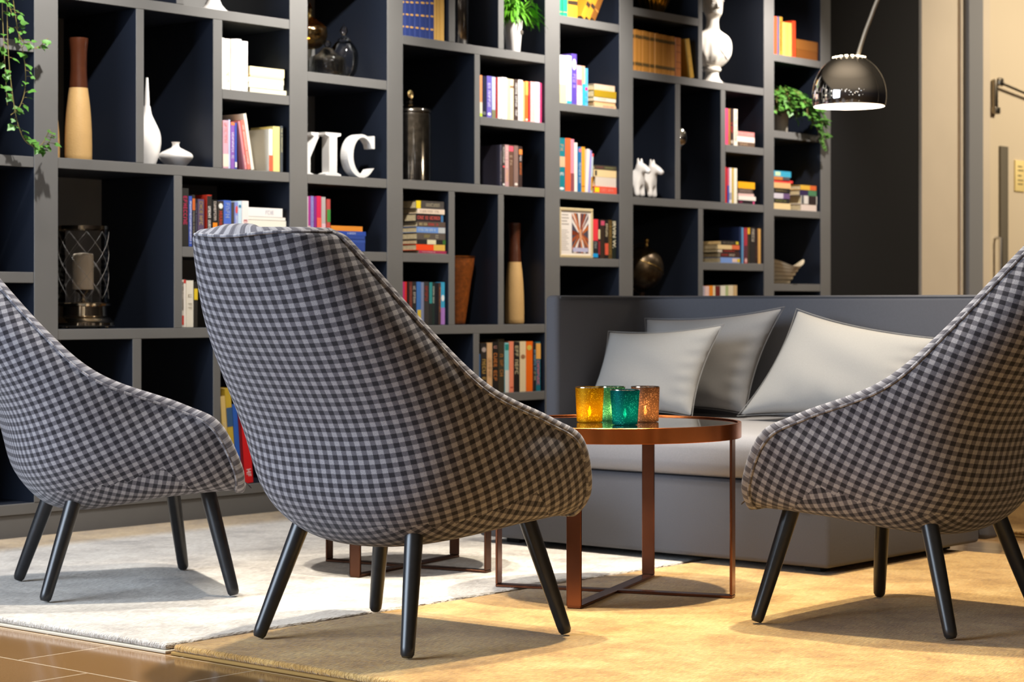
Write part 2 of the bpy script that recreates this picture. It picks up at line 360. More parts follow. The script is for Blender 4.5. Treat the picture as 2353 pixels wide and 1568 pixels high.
# ------------------------------------------------------------ gingham wool
def gingham():
    m = bpy.data.materials.new('gingham_wool'); m.use_nodes = True; nt = m.node_tree; b = nt.nodes['Principled BSDF']
    uv = N(nt, 'ShaderNodeUVMap', uv_map='fabric')
    # soften the weave: wobble the lookup by a fine noise
    nz = N(nt, 'ShaderNodeTexNoise', Scale=700.0, Detail=2.0); nt.links.new(uv.outputs[0], nz.inputs['Vector'])
    sb = N(nt, 'ShaderNodeVectorMath', operation='SUBTRACT'); sb.inputs[1].default_value = (.5, .5, .5); nt.links.new(nz.outputs[1], sb.inputs[0])
    sc = N(nt, 'ShaderNodeVectorMath', operation='SCALE'); sc.inputs[3].default_value = .0035; nt.links.new(sb.outputs[0], sc.inputs[0])
    ad = N(nt, 'ShaderNodeVectorMath', operation='ADD'); nt.links.new(uv.outputs[0], ad.inputs[0]); nt.links.new(sc.outputs[0], ad.inputs[1])
    sp = N(nt, 'ShaderNodeSeparateXYZ'); nt.links.new(ad.outputs[0], sp.inputs[0])
    outs = []
    for ax, P in (('X', .0305), ('Y', .0240)):
        d = N(nt, 'ShaderNodeMath', operation='MULTIPLY'); d.inputs[1].default_value = 2 * PI / P; nt.links.new(sp.outputs[ax], d.inputs[0])
        s = N(nt, 'ShaderNodeMath', operation='SINE'); nt.links.new(d.outputs[0], s.inputs[0])
        q = N(nt, 'ShaderNodeMapRange', interpolation_type='SMOOTHSTEP'); q.inputs[1].default_value = -.22; q.inputs[2].default_value = .22; nt.links.new(s.outputs[0], q.inputs[0])
        outs.append(q.outputs[0])
    a = N(nt, 'ShaderNodeMath', operation='ADD'); nt.links.new(outs[0], a.inputs[0]); nt.links.new(outs[1], a.inputs[1])
    h = N(nt, 'ShaderNodeMath', operation='MULTIPLY'); h.inputs[1].default_value = .5; nt.links.new(a.outputs[0], h.inputs[0])
    r = N(nt, 'ShaderNodeValToRGB'); r.color_ramp.elements[0].color = (*lin('29282d'), 1); r.color_ramp.elements[1].color = (*lin('8a888c'), 1)
    e = r.color_ramp.elements.new(.5); e.color = (*lin('59575d'), 1)
    nt.links.new(h.outputs[0], r.inputs[0])
    # melange fibres
    mp = N(nt, 'ShaderNodeMapping'); mp.inputs['Rotation'].default_value = (0, 0, .8); mp.inputs['Scale'].default_value = (260, 900, 1)
    nt.links.new(uv.outputs[0], mp.inputs[0])
    n2 = N(nt, 'ShaderNodeTexNoise', Scale=1.0, Detail=2.0); nt.links.new(mp.outputs[0], n2.inputs['Vector'])
    r2 = N(nt, 'ShaderNodeMapRange'); r2.inputs[1].default_value = .3; r2.inputs[2].default_value = .7; r2.inputs[3].default_value = .72; r2.inputs[4].default_value = 1.25; nt.links.new(n2.outputs[0], r2.inputs[0])
    mx = N(nt, 'ShaderNodeVectorMath', operation='SCALE'); nt.links.new(r.outputs[0], mx.inputs[0]); nt.links.new(r2.outputs[0], mx.inputs[3])
    nt.links.new(mx.outputs[0], b.inputs['Base Color']); b.inputs['Roughness'].default_value = .92; b.inputs['Specular IOR Level'].default_value = .1
    b.inputs['Sheen Weight'].default_value = .12
    bp = N(nt, 'ShaderNodeBump', Strength=.35, Distance=.0015); nt.links.new(n2.outputs[0], bp.inputs['Height']); nt.links.new(bp.outputs[0], b.inputs['Normal'])
    return m
M_wool = gingham()

# ------------------------------------------------------------ lounge chair: lofted shell (spine x,z / rim x,half width,z / fullness)
CH = np.array([[-0.612,1.0285,-0.470,0.182,1.0280,2.49],[-0.6234,1.0162,-0.4501,0.2175,1.0091,2.5127],[-0.5197,0.8119,-0.2713,0.3273,0.7865,2.4946],[-0.3559,0.5499,-0.1236,0.3874,0.6516,2.5639],[-0.2918,0.3483,0.0992,0.4034,0.5678,2.749],[-0.166,0.2456,0.2087,0.4202,0.5094,2.3259],[0.0635,0.2798,0.2831,0.39,0.3777,2.9367],[0.3044,0.3102,0.3045,0.322,0.3045,2.7719],[0.3574,0.3329,0.3184,0.3014,0.3317,2.5761]])
NT_, NS_ = 53, 15
def chair_grid(t0=0., t1=7.12):
    q = spline(CH, 8 * 40 + 1); tt = np.r_[np.linspace(t0, .8, 4), np.linspace(1.0, t1, NT_ - 4)]; k = np.linspace(0, 8, len(q))
    q = np.stack([np.interp(tt, k, q[:, c]) for c in range(6)], 1)
    top = tt < 1; tt1 = tt[top][:, None]; e = 1 - (1 - tt1) ** 1.0
    q[top] = CH[0] * (1 - e) + CH[1] * e                       # straight run into the top edge
    Cx, Cz, Rx, w, Rz, n = q.T
    a = np.linspace(0, 1, NS_) * PI / 2
    g = np.sin(a)[None] ** (2 / n[:, None]); h = 1 - np.cos(a)[None] ** (2 / n[:, None])
    S = np.stack([Cx[:, None] + (Rx - Cx)[:, None] * h, w[:, None] * g, Cz[:, None] + (Rz - Cz)[:, None] * h], -1)
    # even out the points across each row
    out = np.empty_like(S)
    for i in range(NT_):
        L = np.r_[0, np.cumsum(np.linalg.norm(np.diff(S[i], axis=0), axis=1))]
        for c in range(3): out[i, :, c] = np.interp(np.linspace(0, L[-1], NS_), L, S[i, :, c])
    return np.concatenate([out[:, ::-1] * np.array([1, -1, 1]), out[:, 1:]], 1)        # rows x (right rim .. left rim)
G = chair_grid(); NR, NC = G.shape[:2]; MID = NC // 2
def flatten(grid, mask):
    """lay a cloth panel flat keeping its lengths (stress majorisation); mask = faces of the panel"""
    idx = -np.ones((NR, NC), int); use = np.zeros((NR, NC), bool)
    for i in range(NR - 1):
        for j in range(NC - 1):
            if mask[i, j]: use[i:i + 2, j:j + 2] = True
    idx[use] = np.arange(use.sum()); X = grid[use]
    E = set()
    for i in range(NR - 1):
        for j in range(NC - 1):
            if mask[i, j]:
                a, b, c, d = idx[i, j], idx[i, j + 1], idx[i + 1, j], idx[i + 1, j + 1]
                for e in ((a, b), (a, c), (b, d), (c, d), (a, d), (b, c)): E.add((min(e), max(e)))
    E = np.array(sorted(E)); l = np.maximum(np.linalg.norm(X[E[:, 0]] - X[E[:, 1]], axis=1), 1e-4); w = 1 / np.maximum(l, .004) ** 2
    sp = np.r_[0, np.cumsum(np.linalg.norm(np.diff(grid[:, MID], axis=0), axis=1))]
    U = np.zeros((NR, NC, 2))
    for i in range(NR):
        L = np.r_[0, np.cumsum(np.linalg.norm(np.diff(grid[i], axis=0), axis=1))]
        U[i, :, 0] = L - L[MID]; U[i, :, 1] = -sp[i]
    u = U[use]; n = len(u); Lp = np.zeros((n, n))
    np.add.at(Lp, (E[:, 0], E[:, 0]), w); np.add.at(Lp, (E[:, 1], E[:, 1]), w); np.add.at(Lp, (E[:, 0], E[:, 1]), -w); np.add.at(Lp, (E[:, 1], E[:, 0]), -w)
    inv = np.linalg.inv(Lp + np.ones((n, n)) / n * w.mean())
    for _ in range(250):
        d = u[E[:, 0]] - u[E[:, 1]]; k = (w * l / np.maximum(np.linalg.norm(d, axis=1), 1e-6))[:, None] * d
        rhs = np.zeros_like(u); np.add.at(rhs, E[:, 0], k); np.add.at(rhs, E[:, 1], -k)
        u = inv @ rhs
    # keep the pattern upright along the spine
    ids = idx[:, MID]; ids = ids[ids >= 0]; dv = u[ids[0]] - u[ids[-1]]; an = math.atan2(dv[0], dv[1]); c, s = math.cos(an), math.sin(an)
    u = u @ np.array([[c, s], [-s, c]]); u = u - u[ids[0]]
    UV = np.zeros((NR, NC, 2)); UV[use] = u
    return UV
tt_ = np.r_[np.linspace(0, .8, 4), np.linspace(1.0, 7.12, NR - 4)]
fm = np.zeros((NR - 1, NC - 1), bool)
for i in range(NR - 1):
    for j in range(NC - 1):
        s = abs((j + .5) - MID) / MID
        fm[i, j] = (tt_[i] > 4.3 and s < .70 * min(1, max(0, (tt_[i] - 4.25) / .8)) ** .5)
UVA = flatten(G, ~fm); UVB = flatten(G, fm)
def grid_mesh(name, P, parent, uv_pick, sub=1, flip=False):
    nr, nc = P.shape[:2]
    vs_ = [tuple(p) for p in P.reshape(-1, 3)]; fs = []; ul = []
    for i in range(nr - 1):
        for j in range(nc - 1):
            q = [(i, j), (i, j + 1), (i + 1, j + 1), (i + 1, j)]
            if flip: q = q[::-1]
            fs.append([a * nc + b for a, b in q]); ul += [uv_pick(i, j, a, b) for a, b in q]
    me = bpy.data.meshes.new(name); me.from_pydata(vs_, [], fs)
    lay = me.uv_layers.new(name='fabric')
    lay.data.foreach_set('uv', np.array(ul, float).ravel())
    me.materials.append(M_wool); me.polygons.foreach_set('use_smooth', [True] * len(me.polygons)); me.update()
    o = bpy.data.objects.new(name, me); C.objects.link(o); o.parent = parent
    if sub:
        s = o.modifiers.new('sub', 'SUBSURF'); s.levels = sub; s.render_levels = sub; s.uv_smooth = 'NONE'
    return o
# inner shell by pushing the outer one inward
du = np.gradient(G, axis=0); dv_ = np.gradient(G, axis=1); NRM = np.cross(dv_, du); NRM /= np.maximum(np.linalg.norm(NRM, axis=-1, keepdims=True), 1e-9)
if NRM[NR // 4, MID, 0] < 0: NRM = -NRM
GI = G + NRM * .030
LEGS = dict(top=((.222, .249), (-.16, .19)), foot=((.278, .328), (-.255, .25)))
LOOP = [(i, 0) for i in range(NR)] + [(NR - 1, j) for j in range(1, NC)] + [(i, NC - 1) for i in range(NR - 2, -1, -1)] + [(0, j) for j in range(NC - 2, 0, -1)]
def inset(i, j, dist):
    di = 1 if i == 0 else (-1 if i == NR - 1 else 0); dj = 1 if j == 0 else (-1 if j == NC - 1 else 0)
    i0, j0, acc = i, j, 0
    for _ in range(60):
        i1, j1 = min(max(i0 + di, 0), NR - 1), min(max(j0 + dj, 0), NC - 1); d = np.linalg.norm(G[i1, j1] - G[i0, j0])
        if acc + d >= dist or d < 1e-7:
            f = (dist - acc) / max(d, 1e-7); f = min(f, 1)
            return G[i0, j0] * (1 - f) + G[i1, j1] * f, NRM[i0, j0] * (1 - f) + NRM[i1, j1] * f
        acc += d; i0, j0 = i1, j1
    return G[i0, j0], NRM[i0, j0]
_r = [inset(i, j, .021) for i, j in LOOP]
RIM_IN = np.array([a for a, b in _r]); RIM_N = np.array([b for a, b in _r]); RIM_N /= np.linalg.norm(RIM_N, axis=1, keepdims=True)
def make_chair(label, loc, rz, shift):
    t = thing('lounge_chair', label, 'armchair', loc, R(rz), 'checked lounge chairs around the low tables')
    grid_mesh('shell', G, t, lambda i, j, a, b: UVB[a, b] if fm[i, j] else UVA[a, b])
    grid_mesh('inner_lining', GI, t, lambda i, j, a, b: UVA[a, b], flip=True)
    # rim: closed loop round the shell edge
    loop = [(i, 0) for i in range(NR)] + [(NR - 1, j) for j in range(1, NC)] + [(i, NC - 1) for i in range(NR - 2, -1, -1)] + [(0, j) for j in range(NC - 2, 0, -1)]
    inward = lambda i, j: (min(max(i, 7), NR - 4), min(max(j, 2), NC - 3))
    A = np.array([G[k] for k in loop]); B = np.array([GI[k] for k in loop]); D = np.array([G[k] - G[inward(*k)] for k in loop])
    D /= np.maximum(np.linalg.norm(D, axis=1, keepdims=True), 1e-9)
    for _ in range(6): D = (np.roll(D, 1, 0) + D * 2 + np.roll(D, -1, 0)) / 4
    keep = [0]
    for k in range(1, len(A)):
        if np.linalg.norm(A[k] - A[keep[-1]]) > .006: keep.append(k)
    A, B, D = A[keep], B[keep], D[keep]
    W = B - A; Wl = np.linalg.norm(W, axis=1, keepdims=True); W = W / Wl
    IN, Nn = RIM_IN[keep], RIM_N[keep]
    # the band starts at a seam on the outside, rolls over the edge and ends on the lining
    P = np.stack([IN - Nn * -.0005, IN - Nn * .0030, IN * .66 + A * .34 - Nn * .0052, IN * .3 + A * .7 - Nn * .0050, A + D * .002 - Nn * .0030] +
                 [A + D * a_ - Nn * b_ for a_, b_ in ((.0070, -.003), (.0090, -.012), (.0085, -.022), (.004, -.030), (-.005, -.0335), (-.014, -.0310))], 1); P = np.concatenate([P, P[:1]], 0)
    ln = np.r_[0, np.cumsum(np.linalg.norm(np.diff(P[:, 4], axis=0), axis=1))]
    grid_mesh('rim_band', P, t, lambda i, j, a, b: (ln[a], .006), sub=1)
    for nm_, a_, b_, rr_ in (('piping', 0, .0012, .0042),):
        pip = IN - Nn * b_
        bm = bmesh.new(); tube(bm, [tuple(p) for p in pip], rr_, 8, closed=True)
        po = obj(nm_, bm, M_wool, t, True, 60)
        lay = po.data.uv_layers.new(name='fabric')
        pl = np.r_[0, np.cumsum(np.linalg.norm(np.diff(np.vstack([pip, pip[:1]]), axis=0), axis=1))]
        uvs = np.zeros((len(po.data.loops), 2))
        for li, lp in enumerate(po.data.loops): uvs[li] = (pl[lp.vertex_index // 8] * .7, .006)
        lay.data.foreach_set('uv', uvs.ravel())
    # seat pad lying in the bucket
    bm = bmesh.new(); bx(bm, -.20, .285, -.285, .285, .335, .42, bev=.035, seg=4)
    so = obj('seat_pad', bm, M_wool, t, True, 60)
    lay = so.data.uv_layers.new(name='fabric'); uvs = np.zeros((len(so.data.loops), 2))
    for li, lp in enumerate(so.data.loops): v = so.data.vertices[lp.vertex_index].co; uvs[li] = (v.y, v.x + v.z)
    lay.data.foreach_set('uv', uvs.ravel())
    sx, sy = shift
    for f in (0, 1):
        for s in (1, -1):
            tx, ty = LEGS['top'][f]; fx, fy = LEGS['foot'][f]
            zt = .29
            for _ in range(4):                                  # run the leg up into the shell just above its underside
                k = zt / .29; top = Vector((fx + (tx - fx) * k + sx, s * (fy + (ty - fy) * k) + sy, zt))
                low = G[:, MID - 12:MID + 13].reshape(-1, 3); low = low[low[:, 2] < .42]
                zt = float(low[np.argmin((low[:, 0] - top.x) ** 2 + (low[:, 1] - top.y) ** 2), 2]) + .016
            ft = Vector((fx + sx, s * fy + sy, .0062))
            d = (ft - top)
            pts = [top, top + d * .5, top + d * .93, top + d * .975, ft]
            bm = bmesh.new(); tube(bm, pts, [.0235, .0208, .0178, .0168, .0125], 20)
            obj('leg', bm, M_blackwood, t, True, 50)
    return t
make_chair('middle checked wool lounge chair, its tall back facing the camera', (3.897, 3.714, 0), 2.64, (-.018, .0))
make_chair('left checked wool lounge chair standing wholly on the white rug, cut by the left edge', (3.999, 5.0, 0), -27.6, (0, 0))
make_chair('right checked wool lounge chair on the gold rug, facing left towards the tables', (4.991, 2.865, 0), 91.2, (0, .004))

# ------------------------------------------------------------ sofa
def rounded_plan(path, r):
    return path
sofa = thing('sofa', 'low grey felt sofa with tall back and left wing behind the round table', 'sofa', (6.17, 4.26, 0))
def sp_box(name, x0, x1, y0, y1, z0, z1, m, bev, seg=4, par=sofa):
    bm = bmesh.new(); bx(bm, x0 - 6.17, x1 - 6.17, y0 - 4.26, y1 - 4.26, z0, z1, bev=bev, seg=seg)
    return obj(name, bm, m, par, True, 60)
sp_box('base', 5.62, 6.605, 3.515, 4.985, .022, .283, M_felt, .016)
for x in (5.72, 6.5):
    for y in (3.62, 4.88): sp_box('foot', x - .03, x + .03, y - .03, y + .03, .0005, .0215, M_dark, .002, 1)
seat = sp_box('seat_cushion', 5.605, 6.60, 3.52, 4.925, .2845, .428, M_seatfelt, .05, 6)
# gently crowned seat
for v in seat.data.vertices:
    if v.co.z > .40: v.co.z += .012 * (1 - (v.co.x / .55) ** 2)
# L shaped back: back panel + left wing, one upholstered piece with a soft inner corner
ins = [(6.612, 3.492)] + [(6.612, 4.79)] + [(6.612 - .14 + .14 * math.cos(a), 4.79 + .14 * math.sin(a)) for a in np.linspace(0, PI / 2, 9)[1:]] + [(6.0, 4.93)]
outs_ = [(6.0, 4.992)] + [(6.512, 4.992)] + [(6.512 + .2 * math.cos(a), 4.792 + .2 * math.sin(a)) for a in np.linspace(PI / 2, 0, 9)[1:]] + [(6.712, 3.492)]
bm = bmesh.new()
pl_ = [bm.verts.new((x - 6.17, y - 4.26, .03)) for x, y in ins + outs_]
f = bm.faces.new(pl_); ex = bmesh.ops.extrude_face_region(bm, geom=[f])
for v in ex['geom']:
    if isinstance(v, bmesh.types.BMVert): v.co.z = .887
bmesh.ops.recalc_face_normals(bm, faces=bm.faces)
es = [e for e in bm.edges if e.calc_face_angle(0) > R(50)]
bmesh.ops.bevel(bm, geom=es, offset=.02, segments=4, profile=.5, affect='EDGES')
back = obj('back', bm, M_felt, sofa, True, 50)
inn = [Vector((x - 6.17, y - 4.26, .8795)) for x, y in ins]
inn[0].y += .012; inn[-1].x += .014
pp = [(p.x + .003, p.y - .003, p.z) for p in inn]
tube_obj('top_seam', [(p[0] + .0005, p[1] + .0005, p[2]) for p in pp], .0035, mat('seam_grey', '3c3d42', .9), back, 6)
# ------------------------------------------------------------ cushions leaning on the sofa back
def cushion(label, corners, nrm, thick, m, puff=.05, dent=0):
    c = [Vector(p) for p in corners]                      # TL, TR, BR, BL
    ctr = sum(c, Vector()) / 4; nv = Vector(nrm).normalized()
    t = thing('cushion', label, 'cushion', ctr, 0, 'grey cushions on the sofa')
    n = 25; me_v = []; fs = []
    def P(u, v, side):
        # sides bow inwards between the pointed corners
        uu = u - puff * (.5 - u) * -2 * (4 * v * (1 - v)) * -1 if False else .5 + (u - .5) * (1 - puff * 2 * (4 * v * (1 - v)))
        vv = .5 + (v - .5) * (1 - puff * 2 * (4 * u * (1 - u)))
        p = (c[3] * (1 - uu) + c[2] * uu) * (1 - vv) + (c[0] * (1 - uu) + c[1] * uu) * vv
        e = (max(0, 1 - abs(2 * u - 1) ** 2.6) * max(0, 1 - abs(2 * v - 1) ** 2.6)) ** .55
        wr = .004 * math.sin(u * 34 + 6 * v) * math.exp(-((v - .12) / .12) ** 2) + .005 * math.sin(v * 42 + 3 * u) * math.exp(-((u - .93) / .07) ** 2) + .003 * math.sin(9 * u + 13 * v)
        return p - ctr + nv * (side * (thick / 2 * e + wr * e))
    for side in (1, -1):
        for i in range(n):
            for j in range(n): me_v.append(P(i / (n - 1), j / (n - 1), side))
    off = n * n
    for i in range(n - 1):
        for j in range(n - 1):
            q = [i * n + j, (i + 1) * n + j, (i + 1) * n + j + 1, i * n + j + 1]
            fs.append(q); fs.append([k + off for k in q[::-1]])
    bm = bmesh.new(); vv_ = [bm.verts.new(p) for p in me_v]
    for q in fs: bm.faces.new([vv_[k] for k in q])
    bmesh.ops.remove_doubles(bm, verts=bm.verts, dist=.0005)
    o = obj('cover', bm, m, t, True, 75)
    s = o.modifiers.new('sub', 'SUBSURF'); s.levels = 1; s.render_levels = 1
    ring = [P(k / 24, 0, 1) for k in range(24)] + [P(1, k / 24, 1) for k in range(24)] + [P(1 - k / 24, 1, 1) for k in range(24)] + [P(0, 1 - k / 24, 1) for k in range(24)]
    tube_obj('piped_seam', ring, .0012, m, t, 6, closed=True)
    return t
cushion('large darker grey cushion behind the small one, leaning on the sofa back', [(6.50, 4.90, .80), (6.47, 4.235, .845), (6.40, 4.36, .447), (6.40, 4.90, .447)], (-1, 0, .12), .15, M_pillow2)
cushion('small pale grey cushion in front of the larger one at the left', [(6.27, 4.90, .752), (6.24, 4.345, .782), (6.14, 4.415, .447), (6.14, 4.92, .447)], (-1, 0, .22), .13, M_pillow)
cushion('pale grey cushion on the right half of the sofa beside the right chair', [(6.46, 4.178, .838), (6.42, 3.56, .735), (6.30, 3.60, .447), (6.30, 4.33, .447)], (-1, 0, .2), .16, M_pillow)
# ------------------------------------------------------------ round tables
def round_table(label, x, y, rz, rad, h, mleg, w=.040):
    t = thing('round_table', label, 'table', (x, y, 0), R(rz), 'round copper-rimmed tables')
    lathe_obj('glass_top', [(.001, h - .009), (rad - .0105, h - .009), (rad - .0105, h - .001), (.001, h - .001)], M_blackglass, t, 72)
    lathe_obj('rim', [(rad - .010, h - .042), (rad - .001, h - .042), (rad, h - .041), (rad, h + .002), (rad - .001, h + .003), (rad - .009, h + .003), (rad - .010, h + .002)], M_copper, t, 96, 40, cap0=False, cap1=False)
    bm = bmesh.new()
    for k in range(4):
        a = k * PI / 2; Mx = Matrix.Rotation(a, 4, 'Z'); b2 = bmesh.new()
        rr = rad - .0115
        bx(b2, rr - .0075, rr, -w / 2, w / 2, .009, h - .0095, bev=.0015, seg=1, M=Mx)
        obj('leg', b2, mleg, t, True, 40)
    for k in range(2):
        Mx = Matrix.Rotation(k * PI / 2, 4, 'Z'); b2 = bmesh.new()
        z = .0008 + k * .0001
        bx(b2, -rad + .0118, rad - .0118, -w / 2, w / 2, z, z + .0078, bev=.0015, seg=1, M=Mx)
        obj('cross_bar', b2, mleg, t, True, 40)
    return t
M_copper = mat('brushed_copper', 'c06a34', .24, 1, noise=.14, nscale=5)
round_table('taller round table with black glass top and copper rim in front of the sofa', 4.897, 3.808, 20.3, .378, .504, M_bronze)
round_table('lower round table mostly hidden behind the middle chair, its bronze legs showing', 4.931, 4.683, 11.5, .318, .36, M_darkbronze, .036)

# ------------------------------------------------------------ mercury glass tealight holders
def mercury(name, col, dark, speck, sc):
    m = bpy.data.materials.new(name); m.use_nodes = True; nt = m.node_tree; nt.nodes.clear()
    t = N(nt, 'ShaderNodeTexCoord'); v = N(nt, 'ShaderNodeTexVoronoi', Scale=sc)
    nt.links.new(t.outputs['Object'], v.inputs['Vector'])
    n = N(nt, 'ShaderNodeTexNoise', Scale=24.0); nt.links.new(t.outputs['Object'], n.inputs['Vector'])
    ml = N(nt, 'ShaderNodeMath', operation='MULTIPLY'); nt.links.new(n.outputs[0], ml.inputs[0]); ml.inputs[1].default_value = speck
    lt = N(nt, 'ShaderNodeMath', operation='LESS_THAN'); nt.links.new(v.outputs['Distance'], lt.inputs[0]); nt.links.new(ml.outputs[0], lt.inputs[1])
    c = lin(col)
    def mixs(f, x, y):
        k = N(nt, 'ShaderNodeMixShader'); k.inputs[0].default_value = f; nt.links.new(x.outputs[0], k.inputs[1]); nt.links.new(y.outputs[0], k.inputs[2]); return k
    def sh(kind, cc, **kw):
        k = N(nt, kind, **kw); k.inputs[0].default_value = (*cc, 1); return k
    bright = [min(1, x * 1.5 + .12) for x in c]
    spk = mixs(.5, sh('ShaderNodeBsdfTranslucent', bright), sh('ShaderNodeBsdfTransparent', [x ** .6 for x in c]))
    film = mixs(.38, mixs(.45, sh('ShaderNodeBsdfTranslucent', [x * .30 for x in c]), sh('ShaderNodeBsdfTransparent', [x * .8 for x in c])), sh('ShaderNodeBsdfGlossy', lin(dark)))
    for q in nt.nodes:
        if q.bl_idname == 'ShaderNodeBsdfGlossy': q.inputs['Roughness'].default_value = .1
    mx = N(nt, 'ShaderNodeMixShader'); nt.links.new(lt.outputs[0], mx.inputs[0]); nt.links.new(film.outputs[0], mx.inputs[1]); nt.links.new(spk.outputs[0], mx.inputs[2])
    o = N(nt, 'ShaderNodeOutputMaterial'); nt.links.new(mx.outputs[0], o.inputs[0])
    return m
M_wax = mat('tealight_wax', 'f4ead8', .5)
M_flame = mat('candle_flame', 'ffdc98', .5, emit=90)
M_tin = mat('tealight_tin', 'b8b4b0', .3, 1)
for lab, x, y, col, dark, r0, r1, hh in (
        ('amber yellow', 4.856, 3.865, 'e8bc20', 'a08420', .038, .0425, .103), ('teal', 4.816, 3.702, '2aa6a0', '1a6470', .036, .043, .101),
        ('pale green', 4.972, 3.874, '8cc8a0', '3a7a6a', .036, .042, .101), ('smoky brown', 4.982, 3.753, 'c8a07c', '6a5648', .039, .0425, .104)):
    t = thing('candle_holder', '%s mercury glass candle holder on the round table' % lab, 'candle holder', (x, y, .5035), random.random() * 6, 'mercury glass candle holders on the table')
    gm = mercury('mercury_glass_' + lab.replace(' ', '_'), col, dark, .50, 250)
    lathe_obj('glass_wall', [(r0 * .9, .0005), (r0, .002)] + [(r0 + (r1 - r0) * k / 6, .002 + (hh - .002) * k / 6) for k in range(1, 7)] + [(r1 - .002, hh)] + [(r0 + (r1 - r0) * k / 6 - .0025, .004 + (hh - .004) * k / 6) for k in range(5, -1, -1)], gm, t, 48, 60)
    lathe_obj('lip', [(r1 - .0022, hh - .0005), (r1 + .0006, hh - .0005), (r1 + .0004, hh + .0016), (r1 - .0022, hh + .0016)], mat('silvered_lip', 'cdbfae', .15, 1), t, 48, 60, cap0=False, cap1=False)
    k = thing('tealight', 'lit tealight burning inside the %s candle holder' % lab, 'candle', (x, y, .5095), 0, 'tealights in the holders')
    lathe_obj('tin_cup', [(.0185, 0), (.0192, .001), (.0192, .0145), (.0186, .0145), (.0186, .012)], M_tin, k, 24, cap1=False)
    lathe_obj('wax', [(.0184, .0012), (.0184, .0125), (.002, .0118)], M_wax, k, 24)
    lathe_obj('flame', [(.0005, .014), (.0042, .020), (.0048, .025), (.003, .034), (.0003, .043)], M_flame, k, 12)
    ld = bpy.data.lights.new('candle_glow', 'POINT'); ld.energy = 2.6; ld.color = (1, .80, .50); ld.shadow_soft_size = .006
    lo = bpy.data.objects.new('candle_glow', ld); C.objects.link(lo); lo.parent = k; lo.location = (0, 0, .03)

# ------------------------------------------------------------ arc lamp
SP = Vector((7.722, 4.729, 1.70)); side = Vector((.651, -.759, 0))
lamp = thing('arc_lamp', 'chrome dome arc floor lamp glowing behind the sofa', 'lamp', (9.0, 3.24, 0))
def lp(v): return Vector(v) - Vector((9.0, 3.24, 0))
dome = []
for k in range(0, 26):
    a = R(-14 + 75 * k / 25)
    dome.append((.158 * math.cos(a), .176 * math.sin(a)))
bm = bmesh.new(); lathe(bm, [(r, z) for r, z in dome] + [(r - .004, z - .003) for r, z in dome[::-1]], 64, SP.x - 9.0, SP.y - 3.24, SP.z + .046 - 0, cap0=False, cap1=False)
for i_ in range(0): pass
o = obj('shade', bm, [M_chrome, mat('white_enamel', 'f6f0e4', .5)], lamp, True, 60)
for p in o.data.polygons:                                   # white enamel on the inside
    c = p.center; rad_v = Vector((c.x - (SP.x - 9.0), c.y - (SP.y - 3.24), (c.z - (SP.z + .046 - 0)) * .85))
    if p.normal.dot(rad_v) < 0: p.material_index = 1
ztop = SP.z + .046 + dome[-1][1]; rtop = dome[-1][0]
bm = bmesh.new()
lathe(bm, [(rtop + .001, ztop - 0 - .001), (rtop - .004, ztop - 0 + .006), (.03, ztop - 0 + .016), (.001, ztop - 0 + .018), (.001, ztop - 0 + .0145), (.03, ztop - 0 + .0125), (rtop - .006, ztop - 0 + .003)], 48, SP.x - 9.0, SP.y - 3.24, 0, cap0=False, cap1=False)
cap = obj('vent_cap', bm, M_chrome, lamp, True, 60)
bm = bmesh.new()
for ring_r, cnt in ((rtop - .012, 16), (rtop - .032, 11)):
    for k in range(cnt):
        a = 2 * PI * k / cnt; zz = ztop - 0 + .0085 + (rtop - ring_r) * .22 - .002
        lathe(bm, [(.007, 0), (.007, .0035)], 12, SP.x - 9.0 + ring_r * math.cos(a), SP.y - 3.24 + ring_r * math.sin(a), zz)
obj('vent_hole', bm, mat('lit_vent', 'ffe9c4', .5, emit=7), cap, True, 40)['kind'] = 'stuff'
bm = bmesh.new(); lathe(bm, [(.001, -.04), (.03, -.035), (.045, -.012), (.04, .015), (.018, .035), (.016, .06)], 24, SP.x - 9.0, SP.y - 3.24, SP.z + .075 - 0)
obj('bulb', bm, mat('lamp_bulb', 'ffedcf', .5, emit=30), lamp, True, 60)
ld = bpy.data.lights.new('arc_lamp_light', 'POINT'); ld.energy = 26; ld.color = (1, .84, .62); ld.shadow_soft_size = .05
lo = bpy.data.objects.new('arc_lamp_light', ld); C.objects.link(lo); lo.location = SP + Vector((0, 0, .02))
top_at = SP + side * .035 + Vector((0, 0, ztop - SP.z + .012))
arc = [top_at, SP + side * .085 + Vector((0, 0, .36)), SP + side * .16 + Vector((0, 0, .52)), SP + side * .36 + Vector((0, 0, .74)), SP + side * .7 + Vector((0, 0, .88)), SP + side * 1.1 + Vector((0, 0, .86)), SP + side * 1.5 + Vector((0, 0, .64)), SP + side * 1.78 + Vector((0, 0, .2)), SP + side * 1.93 + Vector((0, 0, -.5)), SP + side * 1.962 + Vector((0, 0, -1.30))]
tube_obj('arc_pole', [lp(p) for p in spline(arc, 70)], .0092, mat('satin_steel', 'd0c4b0', .5, .75), lamp, 12)
b_at = SP + side * 1.962
box_obj('marble_base', (b_at.x - 9.0 - .16, b_at.x - 9.0 + .16, b_at.y - 3.24 - .12, b_at.y - 3.24 + .12, .0005, .40), mat('white_marble', 'dcd8d2', .3, noise=.06, nscale=8), lamp, .012, 3)

